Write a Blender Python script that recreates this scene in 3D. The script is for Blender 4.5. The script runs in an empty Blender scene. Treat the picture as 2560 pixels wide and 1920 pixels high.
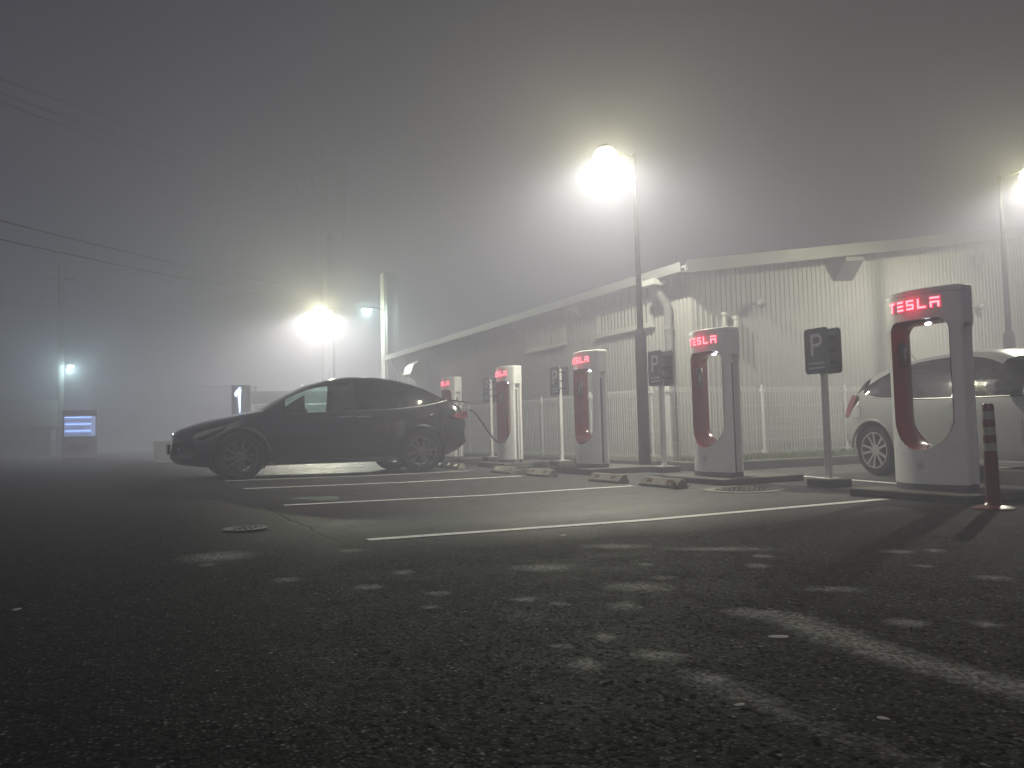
import bpy, bmesh, math, random
import numpy as np
from mathutils import Vector, Matrix
R = math.radians
S = bpy.context.scene
C = S.collection
rnd = random.Random(7)

# ------------------------------------------------------------------ camera
def gz(x):                      # the lot falls gently away from x=0 and levels out
    return -.014 * max(min(x, 3.5), -20.)

F_PX, YAW, PIT, ROLL, CAM_H = 2009.4, .451, .056, -.026, .650
cam = bpy.data.objects.new('camera', bpy.data.cameras.new('camera')); C.objects.link(cam)
fw = Vector((math.sin(YAW)*math.cos(PIT), math.cos(YAW)*math.cos(PIT), math.sin(PIT)))
rt = Vector((math.cos(YAW), -math.sin(YAW), 0)); up = rt.cross(fw)
r2 = math.cos(ROLL)*rt + math.sin(ROLL)*up; u2 = -math.sin(ROLL)*rt + math.cos(ROLL)*up
M = Matrix((r2, u2, -fw)).transposed().to_4x4(); M.translation = Vector((0, 0, CAM_H))
cam.matrix_world = M
cam.data.sensor_width = 36; cam.data.lens = 36*F_PX/2560
cam.data.clip_start = .05; cam.data.clip_end = 2000
S.camera = cam

# ------------------------------------------------------------------ world, light, exposure
W = bpy.data.worlds.new('World'); S.world = W; W.use_nodes = True
nt = W.node_tree; bg = nt.nodes['Background']
sky = nt.nodes.new('ShaderNodeTexSky'); sky.sky_type = 'NISHITA'; sky.sun_disc = False
SUN_EL, SUN_AZ = 32., 220.          # soft fill added behind the camera and to the left, brightening shaded fronts
sky.sun_elevation = R(SUN_EL); sky.sun_rotation = R(SUN_AZ); sky.ozone_density = 3.0
tint = nt.nodes.new('ShaderNodeVectorMath'); tint.operation = 'MULTIPLY'; tint.inputs[1].default_value = (1.36, .80, 1.02)   # violet dusk
nt.links.new(sky.outputs[0], tint.inputs[0]); nt.links.new(tint.outputs[0], bg.inputs[0]); bg.inputs[1].default_value = .0045
sl = bpy.data.lights.new('fill_sun', 'SUN'); sl.energy = .95; sl.angle = R(50); sl.color = (1, .97, .96)
so = bpy.data.objects.new('fill_sun', sl); C.objects.link(so)
sd = Vector((math.sin(R(SUN_AZ))*math.cos(R(SUN_EL)), math.cos(R(SUN_AZ))*math.cos(R(SUN_EL)), math.sin(R(SUN_EL))))
so.rotation_euler = sd.to_track_quat('Z', 'Y').to_euler()
S.view_settings.view_transform = 'Standard'; S.view_settings.look = 'None'
S.view_settings.exposure = 0.0; S.view_settings.gamma = 1
S.render.engine = 'CYCLES'
S.cycles.use_denoising = True
try: S.cycles.denoiser = 'OPENIMAGEDENOISE'
except Exception: pass
S.cycles.max_bounces = 8; S.cycles.volume_bounces = 4; S.cycles.diffuse_bounces = 2
S.cycles.glossy_bounces = 3; S.cycles.transmission_bounces = 5; S.cycles.transparent_max_bounces = 12
S.cycles.sample_clamp_indirect = 4; S.cycles.caustics_reflective = False; S.cycles.caustics_refractive = False

LAMP_W = 1350.; GLOW_W = 440.
FOG = .040

# ------------------------------------------------------------------ materials
MATS = {}
def mat(name, col, rough=.6, metal=0., spec=.5, noise=0., nscale=8., bump=0., bscale=40., emit=None, estr=0., coat=0., alpha=None, trans=0.):
    if name in MATS: return MATS[name]
    m = bpy.data.materials.new(name); m.use_nodes = True
    t = m.node_tree; b = t.nodes['Principled BSDF']
    b.inputs['Base Color'].default_value = (*col, 1); b.inputs['Roughness'].default_value = rough
    b.inputs['Metallic'].default_value = metal; b.inputs['Specular IOR Level'].default_value = spec
    b.inputs['Coat Weight'].default_value = coat; b.inputs['Coat Roughness'].default_value = .04
    if trans: b.inputs['Transmission Weight'].default_value = trans
    tc = t.nodes.new('ShaderNodeTexCoord')
    if noise:
        n = t.nodes.new('ShaderNodeTexNoise'); n.inputs['Scale'].default_value = nscale; n.inputs['Detail'].default_value = 6
        t.links.new(tc.outputs['Object'], n.inputs['Vector'])
        mr = t.nodes.new('ShaderNodeMapRange'); mr.inputs[1].default_value = .3; mr.inputs[2].default_value = .7
        mr.inputs[3].default_value = 1-noise; mr.inputs[4].default_value = 1+noise*.6
        t.links.new(n.outputs['Fac'], mr.inputs[0])
        mx = t.nodes.new('ShaderNodeVectorMath'); mx.operation = 'SCALE'; mx.inputs[0].default_value = col
        t.links.new(mr.outputs[0], mx.inputs['Scale']); t.links.new(mx.outputs[0], b.inputs['Base Color'])
        mr2 = t.nodes.new('ShaderNodeMapRange'); mr2.inputs[3].default_value = max(.03, rough-.12); mr2.inputs[4].default_value = min(1, rough+.12)
        t.links.new(n.outputs['Fac'], mr2.inputs[0]); t.links.new(mr2.outputs[0], b.inputs['Roughness'])
    if bump:
        n2 = t.nodes.new('ShaderNodeTexNoise'); n2.inputs['Scale'].default_value = bscale; n2.inputs['Detail'].default_value = 4
        t.links.new(tc.outputs['Object'], n2.inputs['Vector'])
        bp = t.nodes.new('ShaderNodeBump'); bp.inputs['Strength'].default_value = bump; bp.inputs['Distance'].default_value = .01
        t.links.new(n2.outputs['Fac'], bp.inputs['Height']); t.links.new(bp.outputs[0], b.inputs['Normal'])
    if emit:
        b.inputs['Emission Color'].default_value = (*emit, 1); b.inputs['Emission Strength'].default_value = estr
    MATS[name] = m
    return m

def glass(name, tint, mixfac):
    if name in MATS: return MATS[name]
    m = bpy.data.materials.new(name); m.use_nodes = True; t = m.node_tree
    t.nodes.remove(t.nodes['Principled BSDF'])
    tr = t.nodes.new('ShaderNodeBsdfTransparent'); tr.inputs[0].default_value = (*tint, 1)
    gl = t.nodes.new('ShaderNodeBsdfGlossy'); gl.inputs['Roughness'].default_value = .03
    fr = t.nodes.new('ShaderNodeFresnel'); fr.inputs[0].default_value = 1.5
    mx = t.nodes.new('ShaderNodeMixShader')
    t.links.new(fr.outputs[0], mx.inputs[0]); t.links.new(tr.outputs[0], mx.inputs[1]); t.links.new(gl.outputs[0], mx.inputs[2])
    t.links.new(mx.outputs[0], t.nodes['Material Output'].inputs[0])
    MATS[name] = m; return m

M_WHITE = mat('white_enamel', (.86, .86, .84), .3, noise=.04, nscale=3, coat=.3)
M_GREYPL = mat('grey_plastic', (.16, .16, .17), .4)
M_DGREY = mat('dark_grey_paint', (.016, .017, .017), .7, spec=.1, noise=.15, nscale=6)
M_RED = mat('red_lacquer', (.24, .016, .02), .16, coat=.6)
M_BLACKPL = mat('black_plastic', (.018, .018, .02), .3)
M_RUBBER = mat('rubber', (.008, .008, .008), .8, spec=.2, bump=.2, bscale=90)
M_LETTER = mat('lit_letter', (.8, .2, .25), .5, emit=(1, .44, .51), estr=1.7)
M_RIM = mat('lit_letter_edge', (.5, .02, .05), .5, emit=(1, .008, .07), estr=1.5)
M_LED = mat('white_led', (1, 1, 1), .4, emit=(.86, .82, 1), estr=9)
M_CONC = mat('concrete', (.25, .24, .20), .85, noise=.3, nscale=9, bump=.5, bscale=60)
M_DCONC = mat('damp_concrete', (.10, .10, .088), .8, noise=.35, nscale=6, bump=.5, bscale=70)
M_GALV = mat('galvanised_steel', (.66, .67, .66), .5, metal=.1, noise=.12, nscale=20)
M_WALL = mat('cream_wall_sheet', (.235, .232, .215), .6, noise=.05, nscale=.8)
M_TRIM = mat('pale_trim', (.34, .34, .315), .5, noise=.1, nscale=3)
M_PIPE = mat('grey_pvc', (.15, .152, .15), .4, noise=.1, nscale=4)
M_DARK = mat('dark_void', (.02, .02, .02), .8)
M_ROOF = mat('roof_sheet', (.06, .06, .06), .5, noise=.2, nscale=2)
M_SIGN = mat('sign_face_blue', (.095, .11, .135), .35, noise=.1, nscale=5)
M_SIGNW = mat('sign_white', (.72, .74, .76), .45)
M_PAINT = mat('road_paint', (.84, .84, .82), .6, noise=.22, nscale=26, bump=.3, bscale=120)
M_BOLL = mat('bollard_red', (.13, .02, .018), .35, noise=.2, nscale=12)
M_BOLLW = mat('bollard_white', (.34, .32, .29), .4, noise=.2, nscale=14)
M_GRASSM = mat('grass_blade', (.10, .13, .04), .7)
M_SOIL = mat('strip_soil', (.07, .075, .04), .9, noise=.4, nscale=14, bump=.8, bscale=30)
M_POLE = mat('utility_pole_concrete', (.02, .02, .02), .9, noise=.15, nscale=2)
M_WIRE = mat('wire_black', (.008, .008, .008), .9, spec=.05)
M_CAR = mat('black_car_paint', (.004, .004, .0055), .12, coat=1.0, spec=.5)
M_CARW = mat('white_car_paint', (.29, .295, .295), .22, coat=.8, noise=.03, nscale=2)
M_CHROME = mat('chrome', (.6, .6, .6), .12, metal=1)
M_RIMD = mat('dark_alloy', (.16, .16, .17), .22, metal=.8)
M_RIMS = mat('silver_alloy', (.55, .55, .54), .28, metal=.8)
M_TAIL = mat('tail_lamp_red', (.18, .010, .014), .12, coat=1)
M_SEAT = mat('seat_fabric', (.03, .03, .032), .7)
M_GCLEAR = glass('clear_glass', (.72, .86, .82), 0)
M_GDARK = glass('privacy_glass', (.05, .055, .055), 0)
M_GGREY = glass('grey_glass', (.28, .34, .30), 0)
M_IRON = mat('cast_iron', (.07, .07, .07), .42, metal=.5, noise=.25, nscale=30, bump=.7, bscale=80)
M_STONE = mat('pale_stone', (.45, .44, .42), .8, noise=.2, nscale=60)

# ------------------------------------------------------------------ mesh builder
class MB:
    def __init__(s): s.v = []; s.f = []; s.mi = []
    def add(s, verts, faces, mi=0):
        o = len(s.v); s.v += [tuple(v) for v in verts]; s.f += [tuple(i+o for i in f) for f in faces]; s.mi += [mi]*len(faces); return s
    def box(s, x0, x1, y0, y1, z0, z1, mi=0):
        return s.add([(x0,y0,z0),(x1,y0,z0),(x1,y1,z0),(x0,y1,z0),(x0,y0,z1),(x1,y0,z1),(x1,y1,z1),(x0,y1,z1)],
                     [(0,3,2,1),(4,5,6,7),(0,1,5,4),(1,2,6,5),(2,3,7,6),(3,0,4,7)], mi)
    def bar(s, a, b, w, h=None, mi=0):
        h = h or w; a = Vector(a); b = Vector(b); d = (b-a).normalized()
        ref = Vector((0,0,1)) if abs(d.z) < .95 else Vector((1,0,0))
        p = d.cross(ref).normalized()*w/2; q = p.cross(d).normalized()*h/2
        vs = [e+s1*p+s2*q for e in (a,b) for s1,s2 in ((-1,-1),(1,-1),(1,1),(-1,1))]
        return s.add(vs, [(3,2,1,0),(4,5,6,7),(0,1,5,4),(1,2,6,5),(2,3,7,6),(3,0,4,7)], mi)
    def tube(s, pts, r, n=10, cap=True, mi=0):
        pts = [Vector(p) for p in pts]; rs = r if isinstance(r, (list, tuple)) else [r]*len(pts)
        o = len(s.v); prev = None; V = []; Fs = []
        for i, p in enumerate(pts):
            d = (pts[min(i+1,len(pts)-1)]-pts[max(i-1,0)]).normalized()
            if prev is None:
                ref = Vector((0,0,1)) if abs(d.z) < .9 else Vector((1,0,0)); a = d.cross(ref).normalized()
            else: a = (prev-d*prev.dot(d)).normalized()
            prev = a; b = d.cross(a)
            V += [p+rs[i]*(math.cos(t)*a+math.sin(t)*b) for t in [2*math.pi*k/n for k in range(n)]]
        for i in range(len(pts)-1):
            Fs += [(i*n+k, i*n+(k+1)%n, (i+1)*n+(k+1)%n, (i+1)*n+k) for k in range(n)]
        if cap: Fs += [tuple(reversed(range(n))), tuple((len(pts)-1)*n+k for k in range(n))]
        return s.add(V, Fs, mi)
    def lathe(s, prof, n=24, c=(0,0,0), axis='z', mi=0, caps=True):
        V = []; Fs = []
        for (r, z) in prof:
            for k in range(n):
                t = 2*math.pi*k/n; x, y = r*math.cos(t), r*math.sin(t)
                p = (x, y, z) if axis == 'z' else (x, z, y) if axis == 'y' else (z, x, y)
                V.append((p[0]+c[0], p[1]+c[1], p[2]+c[2]))
        for i in range(len(prof)-1):
            Fs += [(i*n+k, i*n+(k+1)%n, (i+1)*n+(k+1)%n, (i+1)*n+k) for k in range(n)]
        if caps and prof[0][0] > 1e-4: Fs.append(tuple(reversed(range(n))))
        if caps and prof[-1][0] > 1e-4: Fs.append(tuple((len(prof)-1)*n+k for k in range(n)))
        return s.add(V, Fs, mi)
    def prism(s, poly, fn0, fn1, mi=0):
        n = len(poly); V = [fn0(*p) for p in poly]+[fn1(*p) for p in poly]
        return s.add(V, [tuple(reversed(range(n))), tuple(range(n, 2*n))]+[(i,(i+1)%n,n+(i+1)%n,n+i) for i in range(n)], mi)
    def loft(s, rings, closed=True, caps=True, mi=0):
        n = len(rings[0]); V = [p for r in rings for p in r]; Fs = []
        for i in range(len(rings)-1):
            for k in range(n if closed else n-1):
                Fs.append((i*n+k, i*n+(k+1)%n, (i+1)*n+(k+1)%n, (i+1)*n+k))
        if caps and closed: Fs += [tuple(reversed(range(n))), tuple((len(rings)-1)*n+k for k in range(n))]
        return s.add(V, Fs, mi)
    def build(s, name, m, parent=None, smooth=False, bevel=0, fix=True):
        me = bpy.data.meshes.new(name); me.from_pydata(s.v, [], s.f)
        for x in (m if isinstance(m, (list, tuple)) else [m]): me.materials.append(x)
        for p, i in zip(me.polygons, s.mi): p.material_index = i
        if fix:
            b = bmesh.new(); b.from_mesh(me); bmesh.ops.recalc_face_normals(b, faces=b.faces); b.to_mesh(me); b.free()
        me.update()
        if smooth: smooth_me(me, smooth if isinstance(smooth, (int, float)) and smooth is not True else 35)
        o = bpy.data.objects.new(name, me); C.objects.link(o)
        if parent: o.parent = parent
        if bevel:
            bv = o.modifiers.new('edge', 'BEVEL'); bv.width = bevel; bv.segments = 2; bv.limit_method = 'ANGLE'; bv.angle_limit = R(40)
        return o

def smooth_me(me, ang=35):
    b = bmesh.new(); b.from_mesh(me)
    for f in b.faces: f.smooth = True
    for e in b.edges:
        e.smooth = not (len(e.link_faces) == 2 and e.calc_face_angle(0) > R(ang))
    b.to_mesh(me); b.free()

def tag(o, label=None, cat=None, group=None, kind=None):
    if label: o['label'] = label
    if cat: o['category'] = cat
    if group: o['group'] = group
    if kind: o['kind'] = kind
    return o
def thing(name, label, cat, loc=(0,0,0), rz=0, group=None):
    o = bpy.data.objects.new(name, None); C.objects.link(o); o.empty_display_size = .1
    o.location = loc; o.rotation_euler = (0, 0, rz)
    return tag(o, label, cat, group)
def kids(o): return [c for c in bpy.data.objects if c.parent == o]
def dup(o, loc=None, label=None, parent=None):
    ch = kids(o); c = o.copy(); C.objects.link(c); c.parent = parent
    if loc is not None: c.location = loc
    if label: c['label'] = label
    for k in ch: dup(k, parent=c)
    return c
def interp(x, pts):
    if x <= pts[0][0]: return pts[0][1]
    if x >= pts[-1][0]: return pts[-1][1]
    for i in range(len(pts)-1):
        if pts[i][0] <= x <= pts[i+1][0]:
            x0, y0 = pts[i]; x1, y1 = pts[i+1]; h = x1-x0; t = (x-x0)/h
            def sl(j):
                a = (pts[j][1]-pts[j-1][1])/(pts[j][0]-pts[j-1][0]) if j > 0 else None
                b = (pts[j+1][1]-pts[j][1])/(pts[j+1][0]-pts[j][0]) if j < len(pts)-1 else None
                if a is None: return b
                if b is None: return a
                return 0 if a*b <= 0 else 2*a*b/(a+b)
            m0, m1 = sl(i), sl(i+1)
            return (2*t**3-3*t*t+1)*y0+(t**3-2*t*t+t)*h*m0+(-2*t**3+3*t*t)*y1+(t**3-t*t)*h*m1
def boolean_diff(o, cutter):
    md = o.modifiers.new('cut', 'BOOLEAN'); md.operation = 'DIFFERENCE'; md.object = cutter; md.solver = 'EXACT'
    bpy.context.view_layer.update()
    dg = bpy.context.evaluated_depsgraph_get()
    me = bpy.data.meshes.new_from_object(o.evaluated_get(dg)); o.modifiers.clear(); o.data = me
    bpy.data.objects.remove(cutter)

# ------------------------------------------------------------------ ground
PATCH = [(0.47, 4.73, -0.54, 0.21, 0.21), (0.39, 4.45, -0.53, 0.05, 0.06), (0.67, 3.8, -0.53, 0.07, 0.07), (0.95, 3.43, -0.52, 0.07, 0.07), (1.2, 3.72, -0.53, 0.06, 0.07), (1.17, 3.16, -0.52, 0.06, 0.05), (1.05, 2.92, -0.51, 0.04, 0.04), (1.17, 4.57, -0.54, 0.08, 0.07), (1.69, 2.58, -0.51, 0.07, 0.08), (1.42, 2.88, -0.52, 0.06, 0.06), (1.5, 2.73, -0.51, 0.04, 0.04), (2.99, 3.24, -0.54, 0.06, 0.07), (2.32, 3.33, -0.53, 0.04, 0.05), (2.18, 2.99, -0.53, 0.07, 0.05), (1.96, 2.87, -0.52, 0.16, 0.12), (1.83, 3.5, -0.53, 0.15, 0.13), (2.76, 3.02, -0.53, 0.07, 0.08), (3.68, 2.99, -0.62, 0.1, 0.07), (3.86, 2.9, -0.62, 0.06, 0.07), (3.41, 2.63, -0.53, 0.05, 0.05), (3.4, 2.28, -0.53, 0.08, 0.08), (2.37, 1.9, -0.51, 0.08, 0.07), (2.58, 1.76, -0.51, 0.05, 0.06), (1.17, 1.99, -0.5, 0.06, 0.07), (1.41, 1.97, -0.5, 0.09, 0.06), (1.21, 2.19, -0.5, 0.04, 0.03), (1.38, 2.22, -0.5, 0.04, 0.06), (1.38, 1.72, -0.5, 0.08, 0.09), (2.62, 2.43, -0.52, 0.14, 0.07), (2.54, 3.94, -0.55, 0.19, 0.11), (2.97, 3.55, -0.55, 0.31, 0.09)]
BANDS = [[(2.01, 2.28, .09, .9), (2.08, 2.16, .11, 1), (2.03, 1.89, .12, .95), (1.99, 1.64, .11, .85), (2.01, 1.29, .12, .8), (2.02, .9, .12, .7)],
         [(1.36, 1.85, .06, .3), (1.38, 1.72, .09, .55), (1.38, 1.36, .08, .4), (1.39, 1.0, .08, .3)]]
def dryness(x, y):
    v = 0
    for cx, cy, a, rx, ry in PATCH:
        dx, dy = x-cx, y-cy; u = (dx*math.cos(a)+dy*math.sin(a))/(rx*1.15); w = (-dx*math.sin(a)+dy*math.cos(a))/(ry*1.15)
        v = max(v, (1.25-math.sqrt(u*u+w*w))*.9)
    for b in BANDS:
        for (x0, y0, w0, s0), (x1, y1, w1, s1) in zip(b, b[1:]):
            dx, dy = x1-x0, y1-y0; t = max(0, min(1, ((x-x0)*dx+(y-y0)*dy)/(dx*dx+dy*dy)))
            d = math.hypot(x-x0-t*dx, y-y0-t*dy); w = w0+t*(w1-w0)
            v = max(v, (1.3-d/w)*(s0+t*(s1-s0)))
    return max(0, min(1, v))
def axis(lo, a, b, hi, fine):
    out = []; v = a
    while v < b: out.append(v); v += fine
    out.append(b); st = fine; v = b
    while v < hi: st *= 1.35; v += min(st, 12); out.append(min(v, hi))
    st = fine; v = a
    while v > lo: st *= 1.35; v -= min(st, 12); out.append(max(v, lo))
    return sorted(set(out))
xs = axis(-160, -.2, 4.3, 160, .025); ys = axis(-60, .7, 5.1, 220, .025)
V = []; DR = []
for y in ys:
    for x in xs:
        V.append((x, y, gz(x))); DR.append(dryness(x, y) if -.3 < x < 4.4 and .6 < y < 5.2 else 0)
n = len(xs)
Fc = [(j*n+i, j*n+i+1, (j+1)*n+i+1, (j+1)*n+i) for j in range(len(ys)-1) for i in range(n-1)]
me = bpy.data.meshes.new('asphalt_lot'); me.from_pydata(V, [], Fc)
at = me.attributes.new('dry', 'FLOAT', 'POINT'); at.data.foreach_set('value', DR)
for p in me.polygons: p.use_smooth = True
ground = bpy.data.objects.new('ground', me); C.objects.link(ground); tag(ground, kind='structure')
def asphalt():
    m = bpy.data.materials.new('asphalt'); m.use_nodes = True; t = m.node_tree; L = t.links.new; N = t.nodes.new
    b = t.nodes['Principled BSDF']; geo = N('ShaderNodeNewGeometry')
    def noise(sc, det=4, rough=.55):
        q = N('ShaderNodeTexNoise'); q.inputs['Scale'].default_value = sc; q.inputs['Detail'].default_value = det; q.inputs['Roughness'].default_value = rough
        L(geo.outputs['Position'], q.inputs['Vector']); return q.outputs['Fac']
    def mrange(src, a, b_, c, d, clamp=True):
        q = N('ShaderNodeMapRange'); q.clamp = clamp
        for i, v in enumerate((a, b_, c, d)): q.inputs[i+1].default_value = v
        L(src, q.inputs[0]); return q.outputs[0]
    def math_(op, a, b_):
        q = N('ShaderNodeMath'); q.operation = op
        for i, v in enumerate((a, b_)):
            if isinstance(v, (int, float)): q.inputs[i].default_value = v
            else: L(v, q.inputs[i])
        return q.outputs[0]
    def vor(sc, out='Distance', rnd_=1):
        q = N('ShaderNodeTexVoronoi'); q.inputs['Scale'].default_value = sc; q.inputs['Randomness'].default_value = rnd_
        L(geo.outputs['Position'], q.inputs['Vector']); return q
    v1 = vor(80); v2 = vor(42)
    sep = N('ShaderNodeSeparateColor'); L(v1.outputs['Color'], sep.inputs[0])
    sep2 = N('ShaderNodeSeparateColor'); L(v2.outputs['Color'], sep2.inputs[0])
    # aggregate: most stones black with bitumen, some pale and bare
    pale = mrange(sep.outputs[0], .62, 1.0, 0, 1)
    pale = math_('MULTIPLY', pale, mrange(v1.outputs['Distance'], .25, .5, 1, 0))
    pale2 = math_('MULTIPLY', mrange(sep2.outputs[1], .90, 1, 0, 1), mrange(v2.outputs['Distance'], .16, .30, 1, 0))
    big = noise(.55, 5, .6); mid = noise(3.2, 6, .65); fine = noise(60, 3, .6)
    attr = N('ShaderNodeAttribute'); attr.attribute_name = 'dry'
    dn = math_('ADD', attr.outputs['Fac'], math_('MULTIPLY', math_('SUBTRACT', noise(26, 6, .75), .5), 1.7))
    dn = mrange(dn, .25, .95, 0, 1)
    dn = math_('MULTIPLY', dn, mrange(attr.outputs['Fac'], 0, .12, 0, 1))
    dn = math_('MULTIPLY', dn, mrange(sep.outputs[2], 0.15, .75, .25, 1))
    sx = N('ShaderNodeSeparateXYZ'); L(geo.outputs['Position'], sx.inputs[0])
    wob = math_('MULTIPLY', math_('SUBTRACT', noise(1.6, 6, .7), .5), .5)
    stall = math_('MULTIPLY', mrange(math_('ADD', sx.outputs[0], wob), .4, 2.6, 0, 1), mrange(math_('ADD', sx.outputs[1], wob), 4.2, 5.6, 0, 1))   # lamp's pool of light put into the bays' colour and sheen
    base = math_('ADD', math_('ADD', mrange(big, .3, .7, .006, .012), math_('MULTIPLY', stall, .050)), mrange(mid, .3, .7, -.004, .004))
    val = math_('ADD', base, math_('MULTIPLY', pale, .15))
    val = math_('ADD', val, math_('MULTIPLY', pale2, .34))
    val = math_('ADD', val, math_('MULTIPLY', dn, .25))
    val = math_('MULTIPLY', val, mrange(fine, .25, .75, .7, 1.25))
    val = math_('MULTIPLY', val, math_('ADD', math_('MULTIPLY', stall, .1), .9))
    # paving joint along the bay heads and a few hairline cracks
    jx = math_('ADD', sx.outputs[0], math_('MULTIPLY', math_('SUBTRACT', noise(2.2, 4, .6), .5), .16))
    joint = mrange(math_('ABSOLUTE', math_('SUBTRACT', jx, 1.18), 0), .006, .022, 1, 0)
    joint = math_('MULTIPLY', joint, mrange(sx.outputs[1], 4.2, 5.4, 0, 1))
    dv = N('ShaderNodeVectorMath'); dv.operation = 'MULTIPLY_ADD'; nv = N('ShaderNodeTexNoise'); nv.inputs['Scale'].default_value = 2.5; nv.inputs['Detail'].default_value = 5
    L(geo.outputs['Position'], nv.inputs['Vector']); L(nv.outputs['Color'], dv.inputs[0]); dv.inputs[1].default_value = (.5, .5, .5); L(geo.outputs['Position'], dv.inputs[2])
    cv = N('ShaderNodeTexVoronoi'); cv.feature = 'DISTANCE_TO_EDGE'; cv.inputs['Scale'].default_value = .38; L(dv.outputs[0], cv.inputs['Vector'])
    crack = math_('MULTIPLY', mrange(cv.outputs['Distance'], .0018, .005, 1, 0), mrange(noise(.7, 3, .5), .47, .56, 0, 1))
    gap = math_('MAXIMUM', joint, math_('MULTIPLY', crack, .55))
    val = math_('MULTIPLY', val, math_('SUBTRACT', 1.0, math_('MULTIPLY', gap, .75)))
    rgb = N('ShaderNodeCombineColor')
    L(val, rgb.inputs[0]); L(val, rgb.inputs[1]); L(math_('MULTIPLY', val, .97), rgb.inputs[2]); L(rgb.outputs[0], b.inputs['Base Color'])
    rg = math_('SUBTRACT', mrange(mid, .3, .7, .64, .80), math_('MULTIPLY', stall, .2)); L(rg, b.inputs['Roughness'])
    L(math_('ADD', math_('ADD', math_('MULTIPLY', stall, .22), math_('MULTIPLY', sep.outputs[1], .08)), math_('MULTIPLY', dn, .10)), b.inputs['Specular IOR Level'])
    h = math_('ADD', math_('MULTIPLY', v1.outputs['Distance'], -.6), math_('MULTIPLY', sep.outputs[1], .5))
    h = math_('ADD', h, math_('MULTIPLY', v2.outputs['Distance'], -.5))
    h = math_('SUBTRACT', h, math_('MULTIPLY', gap, 1.2))
    bp = N('ShaderNodeBump'); bp.inputs['Strength'].default_value = .8; bp.inputs['Distance'].default_value = .005
    L(h, bp.inputs['Height']); L(bp.outputs[0], b.inputs['Normal'])
    return m
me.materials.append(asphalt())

# painted stall lines
LX0, LX1 = 1.375, 5.34
lines = [(4.963, 6.0, 'nearest stall line, broad and bright, ending beside the charger numbered 3B'),
         (7.883, 5.34, 'second stall line, ending between two wheel stops in front of the lamp pole'),
         (10.711, 5.34, 'third stall line, just in front of the black car'),
         (12.83, 5.34, 'thin stall line running under the near flank of the black car'),
         (16.52, 5.34, 'stall line on the lit ground beyond the black car')]
for y, x1, lb in lines:
    b = MB(); k = 40
    for i in range(k):
        a0 = LX0+(x1-LX0)*i/k; a1 = LX0+(x1-LX0)*(i+1)/k
        b.add([(a0, y-.05, gz(a0)+.004), (a1, y-.05, gz(a1)+.004), (a1, y+.05, gz(a1)+.004), (a0, y+.05, gz(a0)+.004)], [(0,1,2,3)])
    tag(b.build('stall_line', M_PAINT), lb, 'stall line', 'painted stall lines', 'structure')
b = MB(); b.add([(7.35, 5.2, -.045), (7.45, 5.2, -.045), (8.02, 8.6, -.045), (7.92, 8.6, -.045)], [(0,1,2,3)])
tag(b.build('stall_line', M_PAINT), 'stall line beside the white hatchback, behind the charger numbered 3B', 'stall line', 'painted stall lines', 'structure')

# ------------------------------------------------------------------ lamps
LAMPC = (1.0, .99, .85); GLOWC = (1.0, .99, .54)
def add_point(name, loc, watts, col, rad=.06, parent=None, spot=None):
    l = bpy.data.lights.new(name, 'SPOT' if spot else 'POINT'); l.energy = watts; l.color = col; l.shadow_soft_size = rad
    if spot: l.spot_size = R(spot[0]); l.spot_blend = spot[1]
    o = bpy.data.objects.new(name, l); C.objects.link(o); o.location = loc
    if parent: o.parent = parent
    return o
def glare_shader(name, col, st):            # see-through glowing globe shaped as the lamp's glare; passes the bulb's light
    m = bpy.data.materials.new(name); m.use_nodes = True; t = m.node_tree; t.nodes.remove(t.nodes['Principled BSDF'])
    e = t.nodes.new('ShaderNodeEmission'); e.inputs[0].default_value = (*col, 1); e.inputs[1].default_value = st
    tr = t.nodes.new('ShaderNodeBsdfTransparent'); a = t.nodes.new('ShaderNodeAddShader')
    t.links.new(e.outputs[0], a.inputs[0]); t.links.new(tr.outputs[0], a.inputs[1]); t.links.new(a.outputs[0], t.nodes['Material Output'].inputs[0])
    return m
M_LAMPG = glare_shader('glare_globe', (1, .96, .80), 2.2)
M_LAMPC = mat('lamp_globe_cool', (1, 1, 1), .4, emit=(.78, 1, .95), estr=40)
M_LPOLE = mat('lamp_pole_paint', (.005, .0052, .0052), .85, spec=.02)
def lamp_post(loc, h, arm, label, SPOT, watts=1., gl=1.):
    t = thing('lamp_post', label, 'lamp post', loc, 0, 'pole lamps round the car park')
    MB().lathe([(.14, 0), (.14, .02), (.092, .03), (.092, 2.12), (.085, 2.17), (.062, 2.21), (.062, 2.22)], 20).build('pole_base', M_DGREY, t, True)
    MB().lathe([(.05, 2.2), (.024, h+.16), (.016, h+.19), (0, h+.19)], 16).build('pole', M_LPOLE, t, True)
    a = Vector(arm); MB().tube([(0, 0, h+.1), (a.x*.5, a.y*.5, h+.17), (a.x, a.y, h+.2)], .014, 8).build('arm', M_DGREY, t, True)
    MB().lathe([(0, h+.27), (.05, h+.26), (.12, h+.215), (.135, h+.185), (0, h+.185)], 24, (a.x, a.y, 0)).build('lamp_cap', M_DGREY, t, True)
    MB().lathe([(0, h-.18)]+[(.205*math.sin(math.pi*k/14), h+.01-.205*math.cos(math.pi*k/14)) for k in range(1, 13)]+[(.06, h+.19), (0, h+.19)], 28, (a.x, a.y, 0)).build('glare_globe', M_LAMPG, t, True)
    add_point('lamp_light', (a.x, a.y, h+.0), LAMP_W*watts, LAMPC, .05, t, SPOT)
    add_point('lamp_glow', (a.x, a.y, h+.01), GLOW_W*gl, GLOWC, .12, t)
    return t
lamp_post((7.3, 10.41, -.049), 4.83, (-.54, 0), 'tall street lamp between two charging posts, blazing over the car park', (176, .6))
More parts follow.
